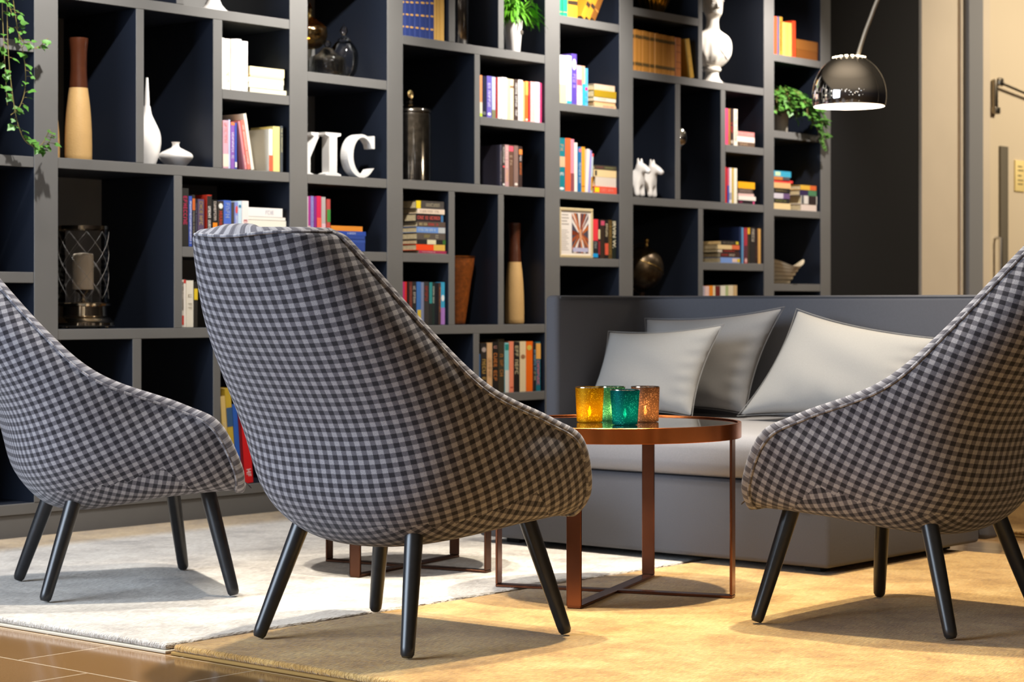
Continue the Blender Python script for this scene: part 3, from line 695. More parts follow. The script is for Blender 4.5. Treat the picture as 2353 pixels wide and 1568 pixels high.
# ------------------------------------------------------------ decor on the bookcase
M_walnut = mat('walnut_glaze', '4a2616', .25, noise=.12, nscale=30, spec=.6)
M_blond = mat('blond_wood', 'c79f66', .55, noise=.05, nscale=14, bump=.5, bscale=120)
M_porc = mat('white_porcelain', 'ece6e0', .18, spec=.6)
M_plaster = mat('white_plaster', 'e4dccf', .6)
M_silver = mat('mirror_silver', '9a948c', .14, 1, noise=.35, nscale=40)
def glass(name, tint='ffffff', rough=.03, fres=1.45, bump=0, bsc=100, gloss='ffffff', body=.0):
    m = bpy.data.materials.new(name); m.use_nodes = True; nt = m.node_tree; nt.nodes.clear()
    tr = N(nt, 'ShaderNodeBsdfTransparent'); tr.inputs[0].default_value = (*lin(tint), 1)
    g = N(nt, 'ShaderNodeBsdfGlossy'); g.inputs[0].default_value = (*lin(gloss), 1); g.inputs['Roughness'].default_value = rough
    f = N(nt, 'ShaderNodeFresnel'); f.inputs[0].default_value = fres
    if bump:
        t = N(nt, 'ShaderNodeTexCoord'); n = N(nt, 'ShaderNodeTexNoise', Scale=float(bsc)); nt.links.new(t.outputs['Object'], n.inputs['Vector'])
        bp = N(nt, 'ShaderNodeBump', Strength=bump, Distance=.004); nt.links.new(n.outputs[0], bp.inputs['Height'])
        nt.links.new(bp.outputs[0], g.inputs['Normal']); nt.links.new(bp.outputs[0], f.inputs['Normal'])
    ad = N(nt, 'ShaderNodeMath', operation='ADD'); ad.inputs[1].default_value = body; ad.use_clamp = True; nt.links.new(f.outputs[0], ad.inputs[0])
    mx = N(nt, 'ShaderNodeMixShader'); nt.links.new(ad.outputs[0], mx.inputs[0]); nt.links.new(tr.outputs[0], mx.inputs[1]); nt.links.new(g.outputs[0], mx.inputs[2])
    o = N(nt, 'ShaderNodeOutputMaterial'); nt.links.new(mx.outputs[0], o.inputs[0])
    return m
M_glass = glass('clear_glass', body=.02)
M_cut = glass('pressed_glass', 'c8c4bc', .08, 1.5, .9, 70, body=.07)
def tall_vase(label, x, y, z, k, H, J, rb=.052, rt=.033, group='two-tone wood vases'):
    t = thing('vase', label, 'vase', (x, y, z + .0005), 0, group)
    prof = [(rb * .93, 0), (rb, .006), (rb * 1.0, J * .25), (rb * .96, J * .5), (rb * .86, J * .75), (rb * .69, J)]
    pp_ = spline(prof[1:], 14).tolist()
    ridg = []
    lathe_obj('wood_body', [prof[0]] + [tuple(q) for q in pp_], M_blond, t, 40, 70)
    U_ = H - J
    p2 = [(rb * .69, J + .0005), (rb * .66, J + U_ * .12), (rb * .62, J + U_ * .3), (rt * .97, J + U_ * .5), (rt * 1.0, J + U_ * .72), (rt * 1.12, J + U_ * .92), (rt * 1.14, H)]
    pr = [tuple(q) for q in spline(p2, 18)]
    lathe_obj('dark_neck', pr + [(rt * 1.0, H + .001), (rt * .9, H - .02), (rt * .6, H - .08)], M_walnut, t, 40, 50)
    return t
tall_vase('tallest vase with dark walnut neck and blond wood body at upper left', 5.044, 6.54, 1.405, 1, .478, .285)
tall_vase('blond wood vase with dark neck half hidden by the upright at far left', 4.962, 6.63, 1.405, 1, .33, .212, .050, .030)
tall_vase('slim blond wood vase with dark waisted neck beside the sofa', 7.613, 6.52, .76, 1, .484, .297, .047, .027)
t = thing('bottle_vase', 'tall white porcelain bottle vase with needle neck', 'vase', (5.452, 6.624, 1.4055))
lathe_obj('body', [tuple(q) for q in spline([(.028, 0), (.034, .01), (.05, .06), (.057, .105), (.052, .145), (.034, .185), (.02, .215), (.013, .25)], 40)], M_porc, t, 40, 60)
lathe_obj('needle_neck', [(.0105, .2495), (.009, .29), (.006, .34), (.005, .365)], M_porc, t, 20, 60)
t = thing('squat_vase', 'squat white porcelain vase like a flattened onion', 'vase', (5.497, 6.50, 1.4055))
lathe_obj('body', [tuple(q) for q in spline([(.034, 0), (.04, .004), (.062, .028), (.0695, .042), (.062, .056), (.036, .07), (.017, .08), (.0135, .092), (.0175, .101)], 40)] + [(.012, .099), (.010, .085)], M_porc, t, 44, 60)
t = thing('pedestal_vase', 'white vase with flared foot on the top left shelf', 'vase', (5.695, 6.50, 2.0455))
lathe_obj('foot', [(.066, 0), (.066, .006), (.052, .016), (.036, .034), (.028, .054)], M_porc, t, 40, 50)
lathe_obj('bowl', [tuple(q) for q in spline([(.028, .0545), (.05, .09), (.09, .16), (.105, .24), (.10, .30), (.09, .33)], 24)] + [(.084, .33), (.09, .26)], M_porc, t, 40, 60)
# hurricane lantern with candle
t = thing('hurricane_lantern', 'glass hurricane lantern on stepped silver base in lower left cubby', 'lantern', (5.09, 6.57, .7605))
sb_ = mat('polished_nickel', 'b8a890', .12, 1)
lathe_obj('stepped_base', [(.118, .008), (.122, .012), (.122, .022), (.112, .03), (.108, .036), (.102, .042), (.092, .048), (.090, .085), (.104, .088), (.106, .096), (.10, .10)], sb_, t, 56, 40)
for k in range(4): lathe_obj('ball_foot', [(.002, 0), (.008, .003), (.009, .007), (.006, .0105)], sb_, t, 14, 60, cx=.108 * math.cos(k * PI / 2 + .3), cy=.108 * math.sin(k * PI / 2 + .3))
lathe_obj('glass_cylinder', [(.098, .101), (.098, .385)], M_glass, t, 64, 60, cap0=False, cap1=False)
lathe_obj('top_ring', [(.0972, .384), (.0995, .384), (.0995, .398), (.0972, .398)], sb_, t, 56, 40, cap0=False, cap1=False)
bm = bmesh.new()
for k in range(9):
    for s in (1, -1):
        tube(bm, [(.0985 * math.cos(2 * PI * (k + s * q / 6 * 1.5) / 9), .0985 * math.sin(2 * PI * (k + s * q / 6 * 1.5) / 9), .115 + .26 * q / 12) for q in range(13)], .00045, 4)
obj('etched_diamonds', bm, glass('frosted_etch', 'd8d0c4', .5, 1.3, body=.25), t, True)
lathe_obj('candle_cup', [(.022, .1005), (.014, .106), (.01, .12), (.016, .135), (.034, .148), (.036, .151)], sb_, t, 30, 50)
k = thing('pillar_candle', 'ivory pillar candle inside the glass hurricane lantern', 'candle', (5.09, 6.57, .912))
lathe_obj('wax', [(.039, 0), (.040, .004), (.040, .130), (.036, .139), (.012, .142), (.002, .138)], mat('ivory_wax', 'e2d4c0', .5), k, 36, 60)
tube_obj('wick', [(0, 0, .137), (0, .001, .150)], .0012, M_dark, k, 6)
# glass jars
t = thing('footed_bonbon_jar', 'gold-flecked footed glass jar half hidden by the upright', 'jar', (6.43, 6.70, 1.8375))
lathe_obj('foot', [(.035, 0), (.032, .005), (.012, .02), (.011, .05), (.008, .10), (.012, .145)], M_cut, t, 30, 60)
mg = glass('gilded_glass', 'b8a070', .1, 1.6, 1.0, 60, 'ffe0a0', .22)
lathe_obj('bowl', [tuple(q) for q in spline([(.012, .1455), (.05, .155), (.076, .19), (.080, .225), (.074, .242)], 20)], mg, t, 40, 60, cap0=False, cap1=False)
lathe_obj('lid', [tuple(q) for q in spline([(.075, .2425), (.05, .265), (.022, .285), (.012, .292), (.015, .32), (.008, .34), (.002, .35)], 20)], mg, t, 40, 60, cap0=False)
t = thing('ribbed_cookie_jar', 'low ribbed glass jar with ball-topped lid in front of the round one', 'jar', (6.335, 6.488, 1.8375))
lathe_obj('ribbed_wall', [(.076, .0005), (.078, .004), (.0785, .078), (.077, .082)], M_cut, t, 96, 60, cap1=False, rib=(32, .012))
lathe_obj('lid', [tuple(q) for q in spline([(.0765, .0825), (.06, .09), (.038, .105), (.022, .122), (.012, .126)], 18)], M_cut, t, 48, 60, cap0=False)
lathe_obj('ball_knob', [(.006, .1265)] + [(.0165 * math.sin(a), .142 - .0155 * math.cos(a)) for a in np.linspace(.4, PI - .05, 10)], M_glass, t, 20, 70)
t = thing('ginger_jar', 'round clear glass jar with pointed finial behind the ribbed jar', 'jar', (6.51, 6.565, 1.8375))
lathe_obj('bowl', [(.03, .0005)] + [tuple(q) for q in spline([(.034, .006), (.056, .045), (.0635, .095), (.06, .135), (.04, .168), (.027, .178)], 22)], M_glass, t, 44, 60, cap1=False)
lathe_obj('lid', [(.031, .1785), (.031, .183), (.02, .19), (.009, .197), (.009, .203)], M_glass, t, 32, 60, cap0=False)
lathe_obj('finial', [(.009, .2035), (.017, .216), (.018, .226), (.013, .236), (.005, .243), (.003, .252), (.0005, .257)], M_glass, t, 18, 60)
# silver lidded jar and glass cylinder
t = thing('mercury_jar', 'tall mirrored silver jar with spiral finial', 'jar', (6.892, 6.525, 1.4085))
lathe_obj('mirrored_wall', [(.092, .0005), (.097, .004), (.097, .298), (.093, .312)], M_silver, t, 56, 50)
lathe_obj('lid', [(.0985, .3125), (.0985, .322), (.09, .333), (.06, .345), (.02, .352), (.012, .362), (.016, .368), (.006, .374)], M_silver, t, 48, 50)
tube_obj('spiral_finial', [(.019 * (1 - .8 * q / 40) * math.cos(q * .33 - 1.2), .0, .398 + .021 * (1 - .8 * q / 40) * math.sin(q * .33 - 1.2)) for q in range(40)], .0042, mat('brass_finial', 'c8a878', .2, 1), t, 8)
t = thing('glass_cylinder_vase', 'smoked silver glass cylinder vase in the top row', 'vase', (7.225, 6.53, 2.0485))
lathe_obj('wall', [(.047, .0005), (.049, .003), (.049, .48), (.047, .483)], M_silver, t, 40, 50)
lathe_obj('rim', [(.0465, .4835), (.0498, .4835), (.0498, .492), (.0465, .492)], M_chrome, t, 40, 50, cap0=False, cap1=False)
# brown tapered vase
t = thing('tapered_vase', 'brown mottled leather vase flaring to the top', 'vase', (7.252, 6.565, .7605))
lathe_obj('body', [(.036, .0005)] + [tuple(q) for q in spline([(.039, .004), (.05, .08), (.064, .18), (.077, .26), (.0835, .315)], 16)] + [(.079, .315), (.07, .25)], mat('mottled_brown', '7a3f14', .35, noise=.35, nscale=60, bump=.7, bscale=140), t, 44, 60)
lathe_obj('rim', [(.0845, .3152), (.0865, .3152), (.0865, .3205), (.0782, .3205), (.0782, .3152)], mat('copper_lip', 'b06a34', .3, 1), t, 44, 40, cap0=False, cap1=False)
t = thing('ribbed_gold_vase', 'gold ribbed vase whose round base shows at the top', 'vase', (8.767, 6.55, 2.3555))
lathe_obj('body', [tuple(q) for q in spline([(.03, .0005), (.045, .015), (.075, .07), (.085, .13), (.07, .19), (.04, .22)], 22)], mat('polished_gold', 'c89a3c', .15, 1), t, 96, 60, rib=(22, .035))
lathe_obj('neck', [(.032, .2205), (.03, .25), (.038, .265)], mat('polished_gold', 'c89a3c', .15, 1), t, 30, 60)
t = thing('silver_egg_ornament', 'chrome egg ornament on slim stand peeking past the divider', 'ornament', (8.951, 6.52, 1.3985))
lathe_obj('stand', [(.04, .0005), (.04, .006), (.008, .02), (.006, .27), (.014, .285)], M_chrome, t, 24, 50)
lathe_obj('egg', [(.014, .2855)] + [(.043 * math.sin(a) * (1 - .12 * math.cos(PI - a)), .3435 - .058 * math.cos(a)) for a in np.linspace(.35, PI - .02, 16)], M_chrome, t, 32, 70)
# black globe
t = thing('globe', 'dark metal globe with brass arm above the sofa back', 'globe', (8.754, 6.62, .7605))
gm_ = mat('black_globe', '4a3c2a', .33, .8, noise=.5, nscale=26)
lathe_obj('stand', [(.075, .0005), (.075, .01), (.03, .022), (.014, .05), (.012, .13), (.02, .158)], mat('globe_stand', '2a1a10', .35), t, 30, 40)
bm = bmesh.new(); bmesh.ops.create_uvsphere(bm, u_segments=48, v_segments=28, radius=.116)
for v in bm.verts: v.co = Matrix.Rotation(R(23), 4, 'Y') @ v.co + Vector((0, 0, .283))
sph = obj('sphere', bm, gm_, t, True)
tube_obj('equator_band', [Matrix.Rotation(R(23), 4, 'Y') @ Vector((.1165 * math.cos(a), .1165 * math.sin(a), 0)) + Vector((0, 0, .283)) for a in np.linspace(0, 2 * PI, 48)[:-1]], .0022, mat('aged_brass', 'a8884c', .3, 1), t, 6, closed=True)
tube_obj('meridian_arm', [Vector((.13 * math.sin(a), -.0, .283 + .13 * math.cos(a))) for a in np.linspace(R(24), R(-172), 40)], .004, mat('globe_arm', '3a2a18', .3, .8), t, 8)
lathe_obj('pole_pin', [(.007, 0), (.009, .008), (.006, .014), (.012, .026), (.013, .038), (.006, .046)], mat('aged_brass', 'a8884c', .3, 1), t, 16, 60, loc=(.045, 0, .398))
# folded striped bowl
t = thing('folded_bowl', 'folded cream ceramic bowl with stepped rings on the lower right shelf', 'bowl', (9.87, 6.505, .9695))
bm = bmesh.new(); rings = []
nn = 72
for k in range(29):
    q = k / 28; ring = []
    for j in range(nn):
        a = 2 * PI * j / nn
        wav = .5 + .5 * math.cos(3 * a + 2.2)
        rr = (.060 + .092 * q) * (1 - .05 * q * wav) + .0030 * math.sin(q * 2 * PI * 6)
        zz = .138 * q * (1 - .30 * q * q * (1 - wav))
        ring.append(bm.verts.new((rr * math.cos(a), rr * math.sin(a), zz)))
    rings.append(ring)
for k in range(18, 1, -4):
    q = k / 18; rings.append([bm.verts.new((v.co.x * (.3 + .62 * q), v.co.y * (.3 + .62 * q), .012 + (v.co.z - .012) * (.15 + .8 * q))) for v in rings[28]])
for a, b in zip(rings, rings[1:]):
    for j in range(nn): bm.faces.new((a[j], a[(j + 1) % nn], b[(j + 1) % nn], b[j]))
bm.faces.new(rings[0][::-1]); bm.faces.new(rings[-1])
obj('bowl_wall', bm, mat('cream_ceramic', 'e4d2b2', .5), t, True, 60)
lathe_obj('foot_ring', [(.058, -.0), (.061, .001), (.061, .0)], mat('foot_clay', '9a805c', .7), t, 40)
# dogs
def dog(label, x, y, z, rz):
    t = thing('dog_figurine', label, 'figurine', (x, y, z), R(rz), 'white dog figurines')
    V = [(-.075, 0, .095), (-.01, 0, .105), (.012, 0, .135), (.020, 0, .158), (.042, 0, .150), (.074, 0, .127),
         (-.085, .022, .06), (-.09, .026, .004), (-.085, -.022, .06), (-.09, -.026, .004),
         (.004, .022, .06), (.012, .024, .004), (.004, -.022, .06), (.012, -.024, .004),
         (.012, .014, .178), (.010, .017, .204), (.012, -.014, .178), (.010, -.017, .204), (-.105, 0, .105), (-.13, 0, .122)]
    E = [(0, 1), (1, 2), (2, 3), (3, 4), (4, 5), (0, 6), (6, 7), (0, 8), (8, 9), (1, 10), (10, 11), (1, 12), (12, 13), (3, 14), (14, 15), (3, 16), (16, 17), (0, 18), (18, 19)]
    rad = [.034, .037, .026, .024, .021, .013, .018, .0145, .018, .0145, .019, .015, .019, .015, .010, .004, .010, .004, .010, .006]
    skin_obj('body', V, E, rad, M_porc, t)
    return t
dog('white porcelain dog figurine nearer the brown upright, snout down to the right', 8.533, 6.475, 1.3985, -86)
dog('second white porcelain dog figurine, further from the brown upright', 8.637, 6.475, 1.3985, -80)
# elephant
t = thing('elephant_figurine', 'grey elephant figurine half hidden by the divider', 'figurine', (7.468, 6.72, 1.4085), R(-8))
skin_obj('body', [(-.10, 0, .115), (-.03, 0, .12), (.02, 0, .14), (.065, 0, .135), (.088, 0, .09), (.085, 0, .05), (.08, 0, .012), (-.11, .035, .05), (-.11, .035, .006), (-.11, -.035, .05), (-.11, -.035, .006), (-.02, .035, .05), (-.02, .035, .006), (-.02, -.035, .05), (-.02, -.035, .006)],
         [(0, 1), (1, 2), (2, 3), (3, 4), (4, 5), (5, 6), (0, 7), (7, 8), (0, 9), (9, 10), (1, 11), (11, 12), (1, 13), (13, 14)],
         [.055, .052, .046, .036, .02, .015, .011, .024, .021, .024, .021, .024, .021, .024, .021], mat('grey_stoneware', '8a8072', .55), t)
for s in (1, -1):
    bm = bmesh.new(); bmesh.ops.create_uvsphere(bm, u_segments=16, v_segments=10, radius=.04)
    for v in bm.verts: v.co = Vector((v.co.x * .8 + .015, v.co.y * .14 + s * .047, v.co.z + .13))
    obj('ear', bm, mat('grey_stoneware', '8a8072', .55), t, True)
# letters
def prism(bm, pts, y0, y1, mi=0):
    a = [bm.verts.new((x, y0, z)) for x, z in pts]; b = [bm.verts.new((x, y1, z)) for x, z in pts]; n = len(pts)
    fs = [bm.faces.new(a), bm.faces.new(b[::-1])] + [bm.faces.new((a[i], b[i], b[(i + 1) % n], a[(i + 1) % n])) for i in range(n)]
    for f in fs: f.material_index = mi
M_letter = mat('white_letter_paint', 'e6e2de', .45)
h = .19
bm = bmesh.new()
prism(bm, [(.055, 0), (.125, 0), (.125, .010), (.107, .016), (.107, .080), (.158, .172), (.178, .178), (.178, h), (.112, h), (.112, .178), (.130, .172), (.094, .104), (.060, .172), (.076, .178), (.076, h), (.002, h), (.002, .178), (.024, .172), (.073, .080), (.073, .016), (.055, .010)], 0, .045)
o = obj('block_letter', bm, M_letter); o.location = (6.142, 6.505, 1.4055); tag(o, 'white block letter Y, leftmost of the three letters', 'letter', 'white block letters on the shelf')
bm = bmesh.new()
prism(bm, [(0, 0), (.095, 0), (.095, .011), (.071, .018), (.071, .172), (.095, .179), (.095, h), (0, h), (0, .179), (.024, .172), (.024, .018), (0, .011)], 0, .045)
o = obj('block_letter', bm, M_letter); o.location = (6.296, 6.462, 1.4055); tag(o, 'white block letter I between the Y and the C', 'letter', 'white block letters on the shelf')
bm = bmesh.new()
outer = [(.086 + .086 * math.cos(a), .095 + .095 * math.sin(a)) for a in np.linspace(R(38), R(322), 40)]
inner = [(.094 + .060 * math.cos(a), .095 + .081 * math.sin(a)) for a in np.linspace(R(318), R(42), 40)]
prism(bm, outer + [(.163, .045)] + inner + [(.145, .130), (.166, .130), (.166, .186), (.154, .186)], 0, .045)
o = obj('block_letter', bm, M_letter); o.location = (6.3955, 6.425, 1.4055); tag(o, 'white block letter C, rightmost of the three letters', 'letter', 'white block letters on the shelf')
# framed picture
t = thing('picture_frame', 'framed certificate with photo of many joined hands', 'picture frame', (7.9425, 6.411, 1.0815))
bm = bmesh.new()
W2, Hh, fw = .1305, .243, .014
for x0, x1, z0, z1 in ((-W2, W2, 0, fw), (-W2, W2, Hh - fw, Hh), (-W2, -W2 + fw, fw, Hh - fw), (W2 - fw, W2, fw, Hh - fw)): bx(bm, x0, x1, -.009, .009, z0, z1, bev=.002, seg=1)
obj('frame', bm, mat('pale_wood_frame', 'c8b48a', .5), t)
box_obj('mat_board', (-W2 + fw - .001, W2 - fw + .001, -.003, .006, fw - .001, Hh - fw + .001), mat('paper_white', 'e6dcd2', .6), t, 0)
bm = bmesh.new()
for k, (z, w) in enumerate(((.205, .05), (.190, .055), (.175, .042), (.160, .055))): bx(bm, -.108, -.108 + w, -.0034, -.003, z, z + .006)
for k in range(11): bx(bm, -.110, -.110 + .058 * (.8 + .2 * math.sin(k * 2.1)), -.0034, -.003, .132 - k * .0095, .135 - k * .0095)
obj('printed_lines', bm, mat('grey_ink', 'a89c92', .6), t)
bm = bmesh.new(); cols = ['4a4652', 'e2d8ce', '9a4a26', 'b4622e', '7a3418', 'c87848', 'd49a72', 'b8b4cc']
px0, px1, pz0, pz1 = -.030, .098, .024, .218
bx(bm, px0, px1, -.0038, -.003, pz0, pz1, mi=0); cx_, cz_ = .036, .118
def arm(a0, wd, ln, mi, y):
    d = Vector((math.cos(a0), math.sin(a0))); n_ = Vector((-d.y, d.x)); pts = []
    for q, s in ((.12, .7), (1, 1.5), (1, -1.5), (.12, -.7)):
        p = Vector((cx_, cz_)) + d * ln * q + n_ * wd * s; pts.append((min(max(p.x, px0), px1), min(max(p.y, pz0), pz1)))
    prism(bm, pts, y - .0004, y, mi)
for k, (an, wd, mi) in enumerate(((95, .007, 1), (60, .008, 1), (120, .007, 1), (250, .009, 1), (285, .006, 1), (30, .008, 1), (150, .008, 1), (75, .005, 2), (110, .006, 3), (88, .004, 4), (132, .007, 5), (55, .006, 2), (15, .008, 3), (178, .008, 4), (195, .007, 2), (215, .005, 3), (235, .006, 4), (258, .004, 2), (300, .006, 3), (330, .007, 5), (345, .006, 2), (275, .005, 5))):
    arm(R(an), wd, .13, mi, -.0039 - .00002 * k)
prism(bm, [(cx_ - .012, cz_ + .02), (cx_ + .004, cz_ + .024), (cx_ + .012, cz_ - .02), (cx_ + .004, cz_ - .045), (cx_ - .006, cz_ - .03)], -.0050, -.0045, 6)
bx(bm, px0 + .006, px1 - .004, -.0050, -.0045, pz0 + .006, pz0 + .026, mi=7)
obj('photo_print', bm, [hexmat(c) for c in cols], t)
# ------------------------------------------------------------ plaster bust
t = thing('bust', 'white plaster bust of a draped figure on a turned socle', 'bust', (9.285, 6.545, 2.0375), R(-118))
lathe_obj('socle', [tuple(q) for q in [(.072, .0005), (.072, .010), (.060, .018), (.044, .034), (.036, .056), (.036, .076), (.048, .080), (.051, .088), (.047, .097), (.036, .100)]], M_plaster, t, 48, 45)
def loft(name, rings, m, par, n=48, drape=None):
    bm = bmesh.new(); RR = []
    data = spline(rings, len(rings) * 5)
    for (z, cx_, cy_, rx, ry) in data:
        ring = []
        for k in range(n):
            a = 2 * PI * k / n; f = 1
            if drape: f = 1 + drape(a, z)
            ring.append(bm.verts.new((cx_ + rx * math.cos(a) * f, cy_ + ry * math.sin(a) * f, z)))
        RR.append(ring)
    for a, b in zip(RR, RR[1:]):
        for k in range(n): bm.faces.new((a[k], a[(k + 1) % n], b[(k + 1) % n], b[k]))
    bm.faces.new(RR[0][::-1]); bm.faces.new(RR[-1])
    return obj(name, bm, m, par, True, 80)
fold = lambda a, z: (.030 * math.sin(9 * a + 18 * z) + .018 * math.sin(17 * a - 30 * z)) * max(0, min(1, (.29 - z) / .06)) * max(0, min(1, (z - .10) / .03))
# figure faces local +x
loft('figure', [(.1005, 0, 0, .034, .044), (.112, 0, 0, .046, .064), (.135, .004, 0, .058, .086), (.165, .008, 0, .066, .103), (.21, .008, 0, .066, .108), (.245, .004, 0, .060, .108), (.270, 0, 0, .050, .096), (.288, -.002, 0, .040, .068), (.305, .002, 0, .034, .042), (.33, .006, 0, .033, .035), (.357, .008, 0, .034, .034), (.372, .014, 0, .042, .037), (.384, .018, 0, .054, .042), (.405, .014, 0, .062, .047), (.435, .008, 0, .066, .052), (.47, .004, 0, .069, .055), (.50, 0, 0, .066, .054), (.525, -.004, 0, .052, .046), (.542, -.004, 0, .026, .024)], M_plaster, t, 72, fold)
bm = bmesh.new()
prism(bm, [(.068, .450), (.072, .448), (.091, .418), (.088, .411), (.070, .408)], -.009, .009)                       # nose
bx(bm, .060, .0765, -.016, .016, .3985, .4035, bev=.002); bx(bm, .060, .0750, -.014, .014, .390, .396, bev=.002)      # lips
for s in (1, -1):
    bx(bm, .058, .0700, s * .023 - .010, s * .023 + .010, .436, .443, bev=.003); bx(bm, .056, .0760, s * .023 - .014, s * .023 + .014, .449, .455, bev=.003)   # lids and brows
    bx(bm, .0, .016, s * .0495 - .006, s * .0495 + .006, .418, .450, bev=.004)                                          # ears
obj('face', bm, M_plaster, t, True, 60)
bm = bmesh.new(); bmesh.ops.create_icosphere(bm, subdivisions=4, radius=.072)
for v in bm.verts:
    w = 1 + .04 * math.sin(v.co.z * 200 + 3 * math.atan2(v.co.y, v.co.x))
    v.co = Vector((v.co.x * w - .016, v.co.y * .90 * w, v.co.z * .80 * w + .492))
    if v.co.x > .034 and v.co.z < .478: v.co.x = .034
obj('hair', bm, M_plaster, t, True)
bm = bmesh.new(); bmesh.ops.create_icosphere(bm, subdivisions=3, radius=.034)
for v in bm.verts: v.co = v.co * (1 + .06 * math.sin(v.co.z * 300)) + Vector((-.078, .012, .437))
obj('hair_bun', bm, M_plaster, t, True)
# cloth rolls crossing the chest and hanging from the shoulders
for k_, pts_ in enumerate(([(.026, -.072, .270), (.050, -.040, .245), (.067, .0, .205), (.064, .042, .165), (.050, .070, .140)], [(.026, .072, .268), (.046, .052, .25), (.060, .024, .228)],)):
    tube_obj('toga_fold', [tuple(q) for q in spline(pts_, 20)], [(.004 + .006 * math.sin(q / 19 * PI)) for q in range(20)], M_plaster, t, 10)
# ------------------------------------------------------------ plants
def leafmat(name, a, b):
    m = mat(name, a, .45, noise=.35, nscale=25, spec=.4)
    return m
M_ivy = leafmat('ivy_leaf', '4c7a2e', 0); M_fern = leafmat('fern_leaf', '5a9a22', 0); M_stem = mat('plant_stem', '7a6a34', .6)
def leaf(bm, p, d, up, s):
    d = Vector(d).normalized(); up = Vector(up); n = d.cross(up)
    if n.length < .05: n = d.cross(Vector((1, 0, 0)))
    n.normalize(); nn_ = n.cross(d)
    P = Vector(p)
    shape = [(0, 0, 0), (.12, .42, .02), (.42, .50, .05), (.62, .26, .07), (1, 0, -.03), (.62, -.26, .07), (.42, -.50, .05), (.12, -.42, .02)]
    vv = [bm.verts.new(P + d * (a * s) + n * (b * s) + nn_ * (c * s)) for a, b, c in shape]; m = bm.verts.new(P + d * (.45 * s) - nn_ * (.03 * s))
    for k in range(8): bm.faces.new((vv[k], vv[(k + 1) % 8], m))
def ivy(par, stems, rnd, size, per):
    bs = bmesh.new(); bl = bmesh.new()
    for st in stems:
        q = spline(st, 12 * len(st)); tube(bs, [tuple(p) for p in q], .0016, 5)
        k = rnd.randint(0, 3)
        while k < len(q) - 1:
            d0 = Vector(q[k + 1] - q[k]); sd = rnd.choice((-1, 1))
            dr = Vector((rnd.uniform(-1, 1), rnd.uniform(-1, .1), rnd.uniform(-.4, .5)))
            p = Vector(q[k]); e = p + dr.normalized() * rnd.uniform(.008, .022)
            tube(bs, [p, (p + e) / 2 + Vector((0, 0, .002)), e], .0009, 4)
            leaf(bl, e, dr + Vector((0, 0, -.5)), (rnd.uniform(-.4, .4), -.7, .8), size * rnd.uniform(.6, 1.15))
            k += rnd.choice(per)
    obj('stems', bs, M_stem, par, True); obj('leaves', bl, M_ivy, par, True)
rnd = random.Random(3)
# hanging ivy, upper left
t = thing('trailing_ivy', 'trailing ivy hanging down over the shelves at the top left corner', 'plant', (4.50, 6.52, 2.2505))
lathe_obj('pot', [(.05, 0), (.053, .004), (.07, .13), (.072, .135), (.066, .135), (.062, .11)], M_porc, t, 36, 50)
lathe_obj('soil', [(.001, .108), (.0615, .110)], mat('potting_soil', '2a1c12', .9), t, 24)
def L_(x, y, z): return (x - 4.50, y - 6.52, z - 2.2505)
ivy(t, [[L_(4.50, 6.50, 2.37), L_(4.53, 6.40, 2.40), L_(4.545, 6.355, 2.25), L_(4.56, 6.36, 2.05), L_(4.565, 6.36, 1.88), L_(4.575, 6.36, 1.72), L_(4.585, 6.36, 1.58)],
        [L_(4.51, 6.49, 2.37), L_(4.56, 6.40, 2.39), L_(4.585, 6.36, 2.2), L_(4.605, 6.355, 1.98), L_(4.635, 6.36, 1.84), L_(4.655, 6.355, 1.76), L_(4.665, 6.36, 1.66), L_(4.64, 6.36, 1.58), L_(4.60, 6.36, 1.545)],
        [L_(4.52, 6.49, 2.37), L_(4.55, 6.39, 2.38), L_(4.57, 6.35, 2.1), L_(4.58, 6.35, 1.8), L_(4.60, 6.35, 1.62), L_(4.625, 6.345, 1.50), L_(4.66, 6.34, 1.445), L_(4.71, 6.33, 1.44), L_(4.745, 6.32, 1.50)],
        [L_(4.62, 6.36, 1.87), L_(4.645, 6.345, 1.815), L_(4.69, 6.33, 1.795), L_(4.735, 6.32, 1.835)],
        [L_(4.645, 6.34, 1.47), L_(4.69, 6.33, 1.425), L_(4.73, 6.32, 1.44), L_(4.75, 6.31, 1.485)],
        [L_(4.49, 6.49, 2.37), L_(4.53, 6.39, 2.38), L_(4.555, 6.34, 2.15), L_(4.57, 6.345, 1.98), L_(4.60, 6.345, 1.90)]], rnd, .031, (2, 3, 4))
# fern pot
t = thing('potted_fern', 'bright green grassy fern in a white pot with a star tag', 'plant', (7.537, 6.462, 2.0485))
lathe_obj('pot', [(.031, 0), (.033, .003), (.045, .148), (.0455, .152), (.041, .152), (.037, .13)], M_porc, t, 36, 50)
lathe_obj('soil', [(.001, .129), (.0365, .131)], mat('potting_soil', '2a1c12', .9), t, 20)
bm = bmesh.new()
for k in range(5):
    a = PI / 2 + k * 2 * PI / 5; a1 = a + PI / 5; a2 = a - PI / 5
    prism(bm, [(.0, .0), (.006 * math.cos(a2), .006 * math.sin(a2)), (.0145 * math.cos(a), .0145 * math.sin(a)), (.006 * math.cos(a1), .006 * math.sin(a1))], -.001, .001)
o = obj('star_tag', bm, mat('star_tag_grey', '6a6058', .5), t); o.location = (.012, -.0445, .098); o.rotation_euler = (R(-6), 0, .2)
bm = bmesh.new()
